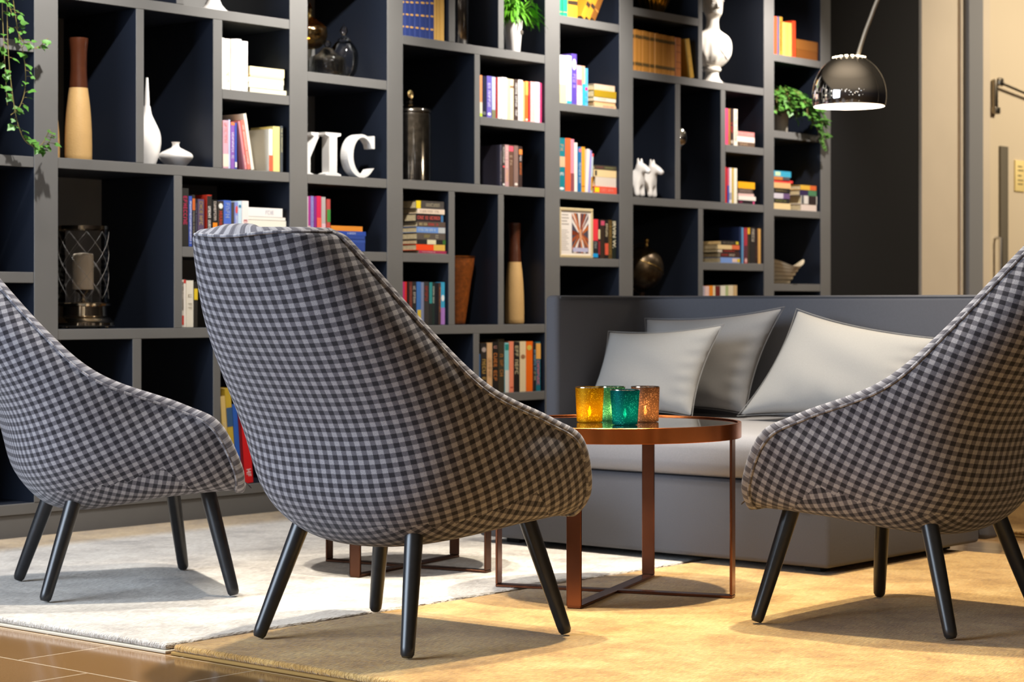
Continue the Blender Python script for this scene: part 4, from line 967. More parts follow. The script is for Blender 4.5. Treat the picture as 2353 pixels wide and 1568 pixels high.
for k in range(260):
    a = rnd.uniform(0, 2 * PI); ln = rnd.uniform(.13, .30); rise = rnd.uniform(.5, 1.5)
    d = Vector((math.cos(a) * .9 + .32, math.sin(a) * .55 + .03, 0)); pts = []
    for q in range(7):
        s = q / 6; pts.append(Vector((0, 0, .13)) + d * (.012 + ln * s * .62) + Vector((0, 0, ln * (rise * s - (.42 + .42 * rise) * s * s) + .012)))
    for p0, p1 in zip(pts, pts[1:]):
        dd = (p1 - p0).normalized(); sd = dd.cross(Vector((0, 0, 1))).normalized()
        q0, q1 = .0042, .0038
        if p1 is pts[-1]: q1 = .0006
        bm.faces.new([bm.verts.new(x) for x in (p0 - sd * q0, p0 + sd * q0, p1 + sd * q1, p1 - sd * q1)])
# keep the fronds inside the cubby sides
for v in bm.verts: v.co.x = max(-.125, min(v.co.x, .152 if v.co.y > -.07 else .2)); v.co.z = max(v.co.z, .004)
obj('fronds', bm, M_fern, t, True)
# ivy pot, right
t = thing('potted_ivy', 'bushy ivy spilling from a pale pot beside the arc lamp', 'plant', (9.885, 6.50, 1.8145))
lathe_obj('pot', [(.038, 0), (.040, .003), (.049, .13), (.05, .14), (.045, .14), (.043, .12)], mat('pale_pot', 'd8ccb8', .5), t, 36, 50)
lathe_obj('soil', [(.001, .119), (.0425, .121)], mat('potting_soil', '2a1c12', .9), t, 20)
st = []
for k in range(26):
    a = rnd.uniform(-PI, .9); r_ = rnd.uniform(.06, .15)
    st.append([(.01 * math.cos(a), .01 * math.sin(a), .12), (r_ * .5 * math.cos(a), r_ * .5 * math.sin(a), .20 + rnd.uniform(0, .05)), (r_ * math.cos(a), r_ * math.sin(a) - .02, .17), (r_ * 1.15 * math.cos(a), r_ * 1.1 * math.sin(a) - .03, .08 + rnd.uniform(0, .07))])
for dx, dz in ((.15, .02), (.17, -.02), (.20, -.06), (.23, -.09), (.19, .03), (.26, -.02), (.22, .06), (.12, .05)):
    st.append([(.01, 0, .12), (.06, -.05, .2), (dx * .6, -.12, .16), (dx * .85, -.14, .08), (dx, -.15, dz)])
st = [[(min(x, .235 if y > -.11 else .4), y, z) for x, y, z in s] for s in st]
ivy(t, st, rnd, .042, (2, 3))
# ------------------------------------------------------------ book tables: x, width, height, colour, words, spine prints, lean
UP=[
('beside the flat ivory stack','upright ivory books beside the yellow-lit stack',1.727,[(5.6636,0.0214,0.2089,'f4efe6','thin ivory',[],0),(5.6858,0.0297,0.2079,'f6f1e8','ivory gold-lettered',[(0.12,0.35,'c9a24a','t'),(0.4,0.7,'d8d0c4','t')],0),(5.7163,0.0216,0.2087,'f3ece2','pale cream',[(0.7,0.95,'e6dcd6','b')],0),(5.7387,0.0371,0.2116,'f6f2ec','wide ivory',[(0.72,0.85,'cfc6bf','t')],0),(5.7766,0.0338,0.2062,'f7f3ec','ivory outermost',[],0)]),
('on the shelf right of the white vases','books on the shelf right of the white vases',1.407,[(5.6601,0.012,0.1893,'2b4a78','blue orange-topped thin',[(0.88,1,'e89a40','b'),(0.05,0.8,'d99aa0','t')],0),(5.6729,0.0308,0.1944,'d9a6b4','pink',[(0.5,0.95,'d98a86','t'),(0.03,0.3,'ecdcc8','b')],0),(5.7045,0.0098,0.1993,'c3cbe8','pale blue thin',[],0),(5.7151,0.0216,0.1898,'8d5fae','purple white-lettered',[(0.2,0.78,'e8dff0','t'),(0.93,1,'e08050','b')],0),(5.7375,0.011,0.1874,'3f57b0','royal blue thin',[(0.03,0.15,'e6e0d8','b')],0),(5.7897,0.0123,0.1981,'d98a8e','grey and red covered',[(0.05,0.3,'e8d8d0','t')],-11),(5.804,0.0184,0.2029,'e07a6a','coral red leaning',[(0.1,0.9,'f2e4d8','t')],-11),(5.8244,0.0172,0.2316,'efe6d2','tall cream leaning',[],-11)]),
('against the right end of the shelf above the letters','upright books at the right end beyond the leaning ones',1.407,[(5.9248,0.0224,0.1749,'f3ead8','narrow white',[(0.0,0.38,'e0694a','b')],0),(5.9493,0.0386,0.1878,'e6d68a','pale yellow',[],0),(5.9886,0.014,0.1914,'4c5054','dark grey',[(0.4,0.95,'d8cfa0','t')],0)]),
('on the long shelf behind the middle chair','paperbacks on the long shelf behind the middle chair',1.085,[(5.4543,0.0375,0.2314,'2b2a28','tall black pink-lettered',[(0.37,0.87,'c2305a','t'),(0.9,0.97,'c9bda6','t')],0),(5.4926,0.0173,0.2013,'3a55b0','blue white-lettered',[(0.05,0.9,'f0eef0','t')],0),(5.5107,0.0151,0.2072,'2f2a26','black orange-tipped',[(0.7,0.93,'c8642a','b'),(0.2,0.68,'a09888','t')],0),(5.5266,0.014,0.1922,'1c1b26','plain black',[(0.1,0.9,'6a6a80','t')],0),(5.5425,0.0335,0.1914,'5b4a62','plum gold-lettered',[(0.1,0.65,'b59a62','t'),(0.7,0.95,'a08a50','t')],0),(5.5906,0.0257,0.2106,'b8301e','tall red black-spined',[(0.0,0.98,'2a2522','b'),(0.1,0.78,'f2ece4','t')],0),(5.6171,0.0247,0.1906,'1b1a18','black orange-striped',[(0.1,0.52,'ee8a1c','b'),(0.54,0.97,'d9c8bc','t')],0),(5.6438,0.0318,0.1882,'38302a','brown-black red-lettered',[(0.2,0.78,'c8452e','t'),(0.83,0.95,'e8e4dc','l')],0),(5.6764,0.0414,0.1914,'4a6ac2','wide blue illustrated',[(0.1,0.5,'b08a94','b'),(0.6,0.95,'9aa4c4','t')],0),(5.7186,0.0169,0.1837,'4a443e','dark grey-brown',[(0.1,0.4,'b8b4a8','t')],0),(5.7363,0.0181,0.1861,'8a94cc','pale blue red-dotted',[(0.75,0.92,'d8504a','l'),(0.1,0.7,'eceaf2','t')],0),(5.7552,0.0206,0.1922,'c6dce8','icy blue',[(0.85,0.92,'3a7aa0','l')],0),(5.7766,0.0362,0.1933,'efe4de','white red-lettered',[(0.4,0.6,'c8404a','t'),(0.1,0.38,'5a5450','t')],0)]),
('on the low shelf left of the middle chair','books on the low shelf left of the middle chair',0.762,[(5.4543,0.0116,0.1902,'c8bfb4','black-and-white lettered',[(0.35,0.95,'2a2624','t'),(0.05,0.25,'c03a30','b')],0),(5.4666,0.0127,0.1903,'ece4da','white red-capped',[(0.92,1,'c8302a','b')],0),(5.4801,0.0377,0.1871,'e6dece','wide cream',[(0.3,0.7,'b8ac98','t')],0),(5.5197,0.0197,0.1821,'2b2722','black yellow-labelled',[(0.6,0.85,'e2c02a','b')],0)]),
('on the bottom shelf between the left and middle chairs','leaning books on the bottom shelf behind the chairs',0.118,[(5.6869,0.0262,0.3635,'e0c27a','cream yellow',[(0.4,0.7,'f0e2b8','t')],-5),(5.7139,0.0322,0.3946,'c8a838','ochre blue-patterned',[(0.1,0.4,'4a6a8a','b'),(0.6,0.8,'3a5a80','b')],-5),(5.7493,0.0253,0.3275,'2f5fb8','blue',[(0.1,0.35,'b8c8e8','t')],-5),(5.7766,0.0123,0.3089,'7a1620','dark crimson thin',[],-5),(5.7921,0.0447,0.2897,'d81c20','bright red',[(0.05,0.2,'f0e0dc','t')],-5)]),
('below the white letters','slim books below the white letters',1.085,[(6.1374,0.0124,0.2268,'dcd6d4','pale grey thin',[],0),(6.1506,0.0152,0.2274,'a83a8c','magenta',[(0.0,0.45,'d8b0b4','b')],0),(6.1666,0.0178,0.2281,'8c84c4','lilac blue',[(0.2,0.9,'b0a8d8','t')],0),(6.1853,0.0151,0.2269,'8a2a80','purple',[(0.0,0.4,'d04080','b')],0),(6.2011,0.0272,0.2296,'d4244e','hot red',[(0.3,0.6,'e8604a','b')],0),(6.2306,0.025,0.227,'b4aca8','light grey',[(0.0,0.5,'e0b8c0','b')],0),(6.259,0.0215,0.2188,'b84a44','red and green checked',[(0.55,0.8,'3f8a3a','b'),(0.2,0.4,'4a8a42','b')],0)]),
('in the top row between the letters and the fern','matching blue and gold spines in the top row',2.048,[(6.7256,0.0132,0.2168,'31407a','gold-dotted blue outermost',[(0.17,0.21,'d8a858','l'),(0.42,0.46,'d8a858','l'),(0.67,0.71,'d8a858','l')],0),(6.7395,0.0301,0.2194,'31407a','gold-dotted blue second',[(0.17,0.21,'d8a858','l'),(0.42,0.46,'d8a858','l'),(0.67,0.71,'d8a858','l')],0),(6.7704,0.0317,0.2231,'31407a','gold-dotted blue third',[(0.17,0.21,'d8a858','l'),(0.42,0.46,'d8a858','l'),(0.67,0.71,'d8a858','l')],0),(6.8029,0.0318,0.2268,'31407a','gold-dotted blue fourth',[(0.17,0.21,'d8a858','l'),(0.42,0.46,'d8a858','l'),(0.67,0.71,'d8a858','l')],0),(6.8356,0.0392,0.231,'31407a','gold-dotted blue wide',[(0.17,0.21,'d8a858','l'),(0.42,0.46,'d8a858','l'),(0.67,0.71,'d8a858','l')],0),(6.8755,0.025,0.2348,'31407a','gold-dotted blue narrow',[(0.17,0.21,'d8a858','l'),(0.42,0.46,'d8a858','l'),(0.67,0.71,'d8a858','l')],0),(6.9014,0.0324,0.2382,'31407a','gold-dotted blue innermost',[(0.17,0.21,'d8a858','l'),(0.42,0.46,'d8a858','l'),(0.67,0.71,'d8a858','l')],0),(6.9345,0.018,0.2452,'c89a4c','slim golden tan',[],0),(6.9534,0.023,0.2477,'d0a456','golden tan middle',[],0),(6.9772,0.0278,0.2507,'cfa254','golden tan last',[],0)]),
('in the colourful row below the fern pot','bright paperbacks below the fern pot',1.724,[(7.2397,0.022,0.1918,'e8905a','orange two-tone',[(0.0,0.35,'d8ccb8','b'),(0.0,0.08,'b8d040','b')],0),(7.2625,0.0328,0.1881,'1f2138','midnight navy',[(0.05,0.14,'6a6a6a','l')],0),(7.2961,0.0345,0.193,'6a5eb0','violet white-lettered',[(0.22,0.88,'d8d0e8','t'),(0.05,0.12,'e8e0f0','l')],0),(7.3315,0.027,0.1915,'b4bcd8','powder blue',[(0.0,0.2,'7a7a5a','b')],0),(7.3592,0.0131,0.1912,'9c2420','dark red thin',[],0),(7.3732,0.0256,0.1929,'f0e6de','white rough-edged',[],0),(7.3996,0.0367,0.1955,'f6f0ea','widest white',[],0),(7.437,0.0227,0.1919,'ecdca0','lemon cream',[],0),(7.4605,0.0275,0.192,'ecd8b4','buff',[(0.78,0.84,'8a6a50','b')],0),(7.4889,0.0261,0.1922,'4a3a34','black white-blocked',[(0.06,0.25,'e8e4e0','t'),(0.3,0.95,'ece8e4','t')],0),(7.5158,0.0341,0.1927,'f4e8de','white orange-edged',[],0),(7.5507,0.0183,0.1867,'ecb880','apricot thin',[],0),(7.5698,0.0248,0.1905,'ee6a2a','orange',[(0.65,1,'f0a050','b'),(0.02,0.07,'f0e0d0','l')],0),(7.5955,0.0136,0.188,'d81c28','scarlet thin',[],0),(7.6099,0.033,0.1921,'eab8b0','rose white',[(0.1,0.95,'f2dcd0','t')],0),(7.6437,0.0348,0.1928,'f0dcec','white lilac-edged',[],0),(7.6794,0.0171,0.1908,'c83a68','crimson',[],0)]),
('beside the grey elephant figurine','dark paperbacks beside the elephant figurine',1.408,[(7.3871,0.0132,0.1938,'4a4654','slate striped',[(0.1,0.85,'a49690','t')],0),(7.4011,0.021,0.1948,'3a3230','black bead-lettered',[(0.55,0.95,'d8d0c4','t'),(0.45,0.5,'d84a50','l'),(0.02,0.07,'e8e4dc','l')],0),(7.4229,0.0299,0.1963,'c49a98','dusty pink',[(0.1,0.4,'d8b070','t'),(0.45,0.95,'e8cec4','t')],0),(7.4536,0.0329,0.1962,'6a4c3c','brown red-capped',[(0.85,0.98,'e0586a','b'),(0.5,0.8,'b8a088','t')],0),(7.4873,0.0324,0.1961,'84695f','taupe',[(0.04,0.1,'e8dcd0','l')],0),(7.5205,0.0246,0.1936,'3c2c28','black orange-lettered',[(0.8,0.93,'f08a40','b'),(0.3,0.6,'e07838','t'),(0.62,0.78,'d8ccc8','t')],0)]),
('on the shelf under the tall flat stack','small paperbacks under the tall flat stack',0.762,[(6.7256,0.0146,0.1924,'c0286c','magenta',[],0),(6.741,0.0177,0.1925,'d0302c','red',[],0),(6.7595,0.0102,0.1907,'1c1a1a','black thin',[],0),(6.7704,0.0218,0.1928,'6a3028','red-brown',[(0.3,0.9,'a85a48','t')],0),(6.793,0.0278,0.193,'2a2826','black white-topped',[(0.5,0.9,'c8c0b4','t')],0),(6.8216,0.0248,0.1932,'3f6fae','blue yellow-footed',[(0.0,0.35,'d8b83a','b')],0),(6.8472,0.0175,0.1915,'7c84a0','grey-blue',[],0),(6.8655,0.0356,0.1937,'3a3634','charcoal red-lettered',[(0.5,0.9,'a83a30','t')],0),(6.902,0.0194,0.1919,'2a2a28','black teal-topped',[(0.5,1,'2f8a8a','b')],0),(6.9221,0.0186,0.1921,'23302c','green-black',[(0.5,0.9,'c8d0c0','t')],0),(6.9415,0.0224,0.1903,'191a20','plain black',[],0),(6.9647,0.012,0.1905,'4a3024','orange-lettered thin',[(0.3,0.9,'d87a30','t')],0),(6.9775,0.029,0.1926,'3aa0c8','cyan and purple',[(0.0,0.4,'a878c0','b'),(0.55,0.7,'e8ecec','l')],0)]),
('on the low shelf just left of the sofa','paperbacks on the low shelf left of the sofa',0.44,[(7.2337,0.0144,0.1845,'2f6398','blue low',[],0),(7.2488,0.0434,0.2344,'2c2724','black gold-lettered',[(0.2,0.68,'d0a858','t'),(0.82,0.92,'b0a098','l')],0),(7.2931,0.0407,0.2359,'dcb080','sandy peach',[(0.3,0.7,'c49468','t')],0),(7.3345,0.044,0.2394,'221e1b','black orange-lettered',[(0.22,0.78,'d4803c','t'),(0.82,0.97,'c08a7c','t')],0),(7.3794,0.0428,0.251,'3e3728','dark olive tallest',[(0.3,0.72,'b87c38','t')],0),(7.4229,0.0289,0.2342,'8cc4c4','teal and white',[(0.0,0.45,'dcd8cc','b'),(0.85,0.97,'2a8a80','b')],0),(7.4527,0.0307,0.2399,'ee8a68','salmon',[(0.08,0.11,'b84030','l')],0),(7.4841,0.0451,0.2353,'241e1b','black cream-lettered',[(0.3,0.93,'d8c89c','t')],0),(7.53,0.0454,0.2388,'e6cfa4','sand cream',[(0.65,0.74,'9a6a4a','l')],0),(7.5762,0.0506,0.2382,'f06a12','vivid orange',[(0.82,0.93,'d8b850','l')],0),(7.6276,0.0205,0.2336,'26221f','black pale-lettered',[(0.42,0.87,'8cc0dc','t'),(0.2,0.4,'c8c09c','t')],0),(7.6489,0.0378,0.2352,'1a6f80','teal pink-lettered',[(0.65,0.97,'eaae58','b'),(0.1,0.62,'e8708c','t')],0)]),
('in the top corner left of the wall of dark dividers','green and yellow books in the top row',2.2536,[(7.8222,0.0275,0.1704,'1f8a68','green',[(0.1,0.12,'c8c060','b')],0),(7.8505,0.036,0.1743,'249070','darker green',[(0.1,0.12,'c8c060','b')],0),(7.889,0.0396,0.1727,'d8a030','yellow black-labelled',[(0.35,0.47,'3a2c20','b')],0),(7.9293,0.0401,0.1775,'d49a2c','second yellow black-labelled',[(0.35,0.47,'3a2c20','b')],0),(7.992,0.0316,0.203,'c88a24','yellow leaning',[(0.33,0.45,'3a2c20','b')],30),(8.0313,0.0318,0.1885,'c48626','outer yellow leaning',[(0.33,0.45,'3a2c20','b')],30),(8.0725,0.032,0.1692,'7a4c1c','brown leaning',[(0.3,0.33,'c08a40','b')],30)]),
('on the shelf above the teal-spined row','tall books above the teal-spined row',1.831,[(7.8206,0.0609,0.232,'eee9dc','wide white',[(0.0,0.4,'d8cc9c','b')],0),(7.8822,0.0368,0.2344,'cfe2ee','white blue-lettered',[(0.3,0.85,'4a9cc8','t'),(0.0,0.06,'2aa0c0','b')],0),(7.9199,0.0408,0.2465,'5c46a4','purple oval-labelled',[(0.68,0.9,'e8dcc0','l'),(0.3,0.6,'b8a0d0','t')],0),(7.9614,0.0366,0.1926,'dcb8b8','pink illustrated',[(0.5,0.65,'d0506a','b'),(0.0,0.3,'ecdad0','b')],0),(7.9988,0.0231,0.1931,'d8a888','peach thin',[(0.0,0.55,'2fa4c8','b')],0),(8.0227,0.0283,0.1847,'5aaedc','sky blue',[(0.4,0.5,'d82a78','l'),(0.05,0.35,'3a80b0','t')],0)]),
('in the descending row beside the cream flat stack','descending row of books beside the cream stack',1.405,[(7.8206,0.0508,0.2569,'1f7a84','teal',[(0.45,0.65,'d8b08a','b'),(0.72,0.88,'b89a78','t'),(0.02,0.07,'e8e8e4','l'),(0.28,0.35,'d8d8d4','t')],0),(7.8722,0.0411,0.2576,'ee6436','red-orange',[],0),(7.9141,0.0279,0.2555,'dc8a98','pink',[(0.0,0.35,'8a4a50','b')],0),(7.9428,0.0236,0.2401,'eee4d4','white narrow',[],0),(7.9672,0.0274,0.2203,'26689c','blue',[(0.2,0.65,'c8d8e4','t'),(0.88,0.97,'d86a80','l')],0),(7.9954,0.0299,0.222,'e6a030','marigold',[(0.12,0.14,'a06a20','b')],0),(8.0244,0.0215,0.2133,'e6dcd2','white pink-edged',[],4),(8.0467,0.0147,0.2079,'9a8cc8','lilac thin',[],4),(8.0632,0.013,0.1938,'bcc8cc','pale blue red-topped',[(0.92,1,'d83a38','b'),(0.05,0.4,'c88a20','b')],4)]),
('right of the framed picture','dark books right of the framed picture',1.081,[(8.0846,0.0407,0.1946,'2a2c30','red and black',[(0.45,1,'e83a44','b'),(0.03,0.13,'1f9ee0','b'),(0.25,0.42,'9a9a98','t')],0),(8.1261,0.0166,0.1934,'2a1c1e','black wine-striped',[(0.5,0.75,'d8c89c','b'),(0.1,0.45,'8a2a30','b')],0),(8.1452,0.031,0.1942,'3a2c22','brown-black',[(0.85,0.97,'c8506a','b')],0),(8.1836,0.029,0.1932,'26201e','black cream-lettered',[(0.55,0.95,'e0d0ac','t'),(0.1,0.4,'d85a40','b')],0),(8.2135,0.0256,0.1941,'5a4420','dark gilded',[(0.1,0.85,'9a7c3c','t')],0),(8.2399,0.0328,0.1928,'22281f','green-black bold-lettered',[],0)]),
('among the brown leather volumes beside the bust','brown leather volumes beside the bust',2.037,[(8.4043,0.0202,0.2091,'b47a34','brown leather outermost',[(0.13,0.22,'6a5028','b'),(0.79,0.88,'6a5028','b'),(0.16,0.18,'3a3020','b'),(0.82,0.84,'3a3020','b')],0),(8.4264,0.0334,0.2097,'b47a34','brown leather broad second',[(0.13,0.22,'6a5028','b'),(0.79,0.88,'6a5028','b'),(0.16,0.18,'3a3020','b'),(0.82,0.84,'3a3020','b')],0),(8.4605,0.0284,0.2085,'b47a34','brown leather third',[(0.13,0.22,'6a5028','b'),(0.79,0.88,'6a5028','b'),(0.16,0.18,'3a3020','b'),(0.82,0.84,'3a3020','b')],0),(8.4898,0.0311,0.2093,'b47a34','brown leather fourth',[(0.13,0.22,'6a5028','b'),(0.79,0.88,'6a5028','b'),(0.16,0.18,'3a3020','b'),(0.82,0.84,'3a3020','b')],0),(8.5217,0.0316,0.2081,'b47a34','brown leather fifth',[(0.13,0.22,'6a5028','b'),(0.79,0.88,'6a5028','b'),(0.16,0.18,'3a3020','b'),(0.82,0.84,'3a3020','b')],0),(8.556,0.0381,0.2074,'b47a34','brown leather sixth',[(0.13,0.22,'6a5028','b'),(0.79,0.88,'6a5028','b'),(0.16,0.18,'3a3020','b'),(0.82,0.84,'3a3020','b')],0),(8.5949,0.0309,0.2064,'b47a34','brown leather seventh',[(0.13,0.22,'6a5028','b'),(0.79,0.88,'6a5028','b'),(0.16,0.18,'3a3020','b'),(0.82,0.84,'3a3020','b')],0),(8.6288,0.0374,0.2056,'b47a34','brown leather eighth',[(0.13,0.22,'6a5028','b'),(0.79,0.88,'6a5028','b'),(0.16,0.18,'3a3020','b'),(0.82,0.84,'3a3020','b')],0),(8.6669,0.0399,0.205,'b47a34','brown leather ninth',[(0.13,0.22,'6a5028','b'),(0.79,0.88,'6a5028','b'),(0.16,0.18,'3a3020','b'),(0.82,0.84,'3a3020','b')],0),(8.7076,0.0302,0.204,'b47a34','brown leather tenth',[(0.13,0.22,'6a5028','b'),(0.79,0.88,'6a5028','b'),(0.16,0.18,'3a3020','b'),(0.82,0.84,'3a3020','b')],0),(8.7386,0.0361,0.2051,'b47a34','brown leather eleventh',[(0.13,0.22,'6a5028','b'),(0.79,0.88,'6a5028','b'),(0.16,0.18,'3a3020','b'),(0.82,0.84,'3a3020','b')],0),(8.7755,0.047,0.2024,'a4602a','reddish ribbed leather',[(0.2,0.22,'6a3a1c','b'),(0.36,0.38,'6a3a1c','b'),(0.62,0.64,'6a3a1c','b'),(0.8,0.82,'6a3a1c','b')],0),(8.9004,0.0381,0.205,'96701f','ochre leather leaning',[(0.3,0.31,'5a4010','b'),(0.55,0.56,'5a4010','b')],-12)]),
('in the small cubby right of the silver egg','books in the small cubby right of the silver egg',1.709,[(9.2216,0.0297,0.1958,'e6c8cc','white pink-edged',[(0.0,1,'e04a72','b')],0),(9.2521,0.0175,0.1952,'a8783a','ochre thin',[],0),(9.2704,0.0319,0.197,'3a2a2a','black red-lettered',[(0.3,0.62,'d83a3a','t'),(0.04,0.15,'b0a090','l')],0),(9.3031,0.0362,0.1971,'ece0cc','cream dark-striped',[(0.1,0.9,'8a7c70','t')],0)]),
('in the small cubby right of the dog figurines','books in the small cubby right of the dog figurines',1.398,[(9.2216,0.0195,0.1922,'d02c30','red',[],0),(9.2419,0.0175,0.1885,'c8506c','red and blue',[(0.0,0.5,'3f4fa0','b')],0),(9.2602,0.0237,0.1895,'dcd8d8','white',[(0.1,0.3,'a0a0b0','b')],0),(9.2847,0.0217,0.1907,'c8a838','mustard thin',[],0),(9.3072,0.0321,0.1898,'ece2ce','cream',[],0)]),
('above the sofa back under the dog figurines','standing books above the sofa back',1.077,[(9.3586,0.0199,0.1959,'1e2a4c','navy',[],0),(9.3793,0.022,0.1941,'5a90b8','light blue',[],0),(9.4021,0.0325,0.1926,'a83440','red',[(0.1,0.5,'5a3038','b'),(0.02,0.15,'d8a8a0','l')],0),(9.4354,0.0243,0.1934,'3a3424','black yellow-topped',[(0.82,1,'d8a82c','b')],0),(9.4605,0.0454,0.1968,'2c2624','black white-lettered',[(0.6,0.95,'c8bca8','t')],0),(9.5067,0.0287,0.1907,'33201c','dark brown',[(0.1,0.5,'6a4a40','t')],0),(9.5383,0.0289,0.1916,'d8a45c','ochre',[],0)]),
('just peeking over the sofa back','books just peeking over the sofa back',0.762,[(9.0197,0.017,0.189,'b4aab8','lilac grey',[],0),(9.0375,0.0368,0.1892,'e4c4bc','pink white',[],0),(9.0751,0.037,0.1918,'e88a24','orange',[],0),(9.113,0.0212,0.192,'e4d4ac','cream thin',[],0),(9.135,0.0454,0.1899,'6a2420','dark red',[],0),(9.1812,0.0437,0.1925,'e4dcc8','cream wide',[],0),(9.2257,0.0276,0.1928,'a8b47c','green and white',[],0),(9.2541,0.0482,0.1954,'e0d0b0','pale sand',[],0),(9.3031,0.0362,0.1957,'c8a878','tan',[],0)]),
('on the top right shelf behind the arc lamp','books on the top right shelf',2.2366,[(9.6943,0.0295,0.209,'d8542c','orange-red',[],0),(9.7246,0.0235,0.2119,'4c5478','blue-grey',[],0),(9.7489,0.0314,0.2124,'b8842c','gold black-dotted',[(0.1,0.9,'4a3414','t')],0),(9.7812,0.0298,0.1867,'d8a858','tan',[],0),(9.8118,0.0322,0.1876,'d8a450','tan middle',[],0),(9.8448,0.0323,0.1885,'d8a858','tan last',[],0),(9.8779,0.0324,0.2041,'c8401c','rust red',[],0)])]
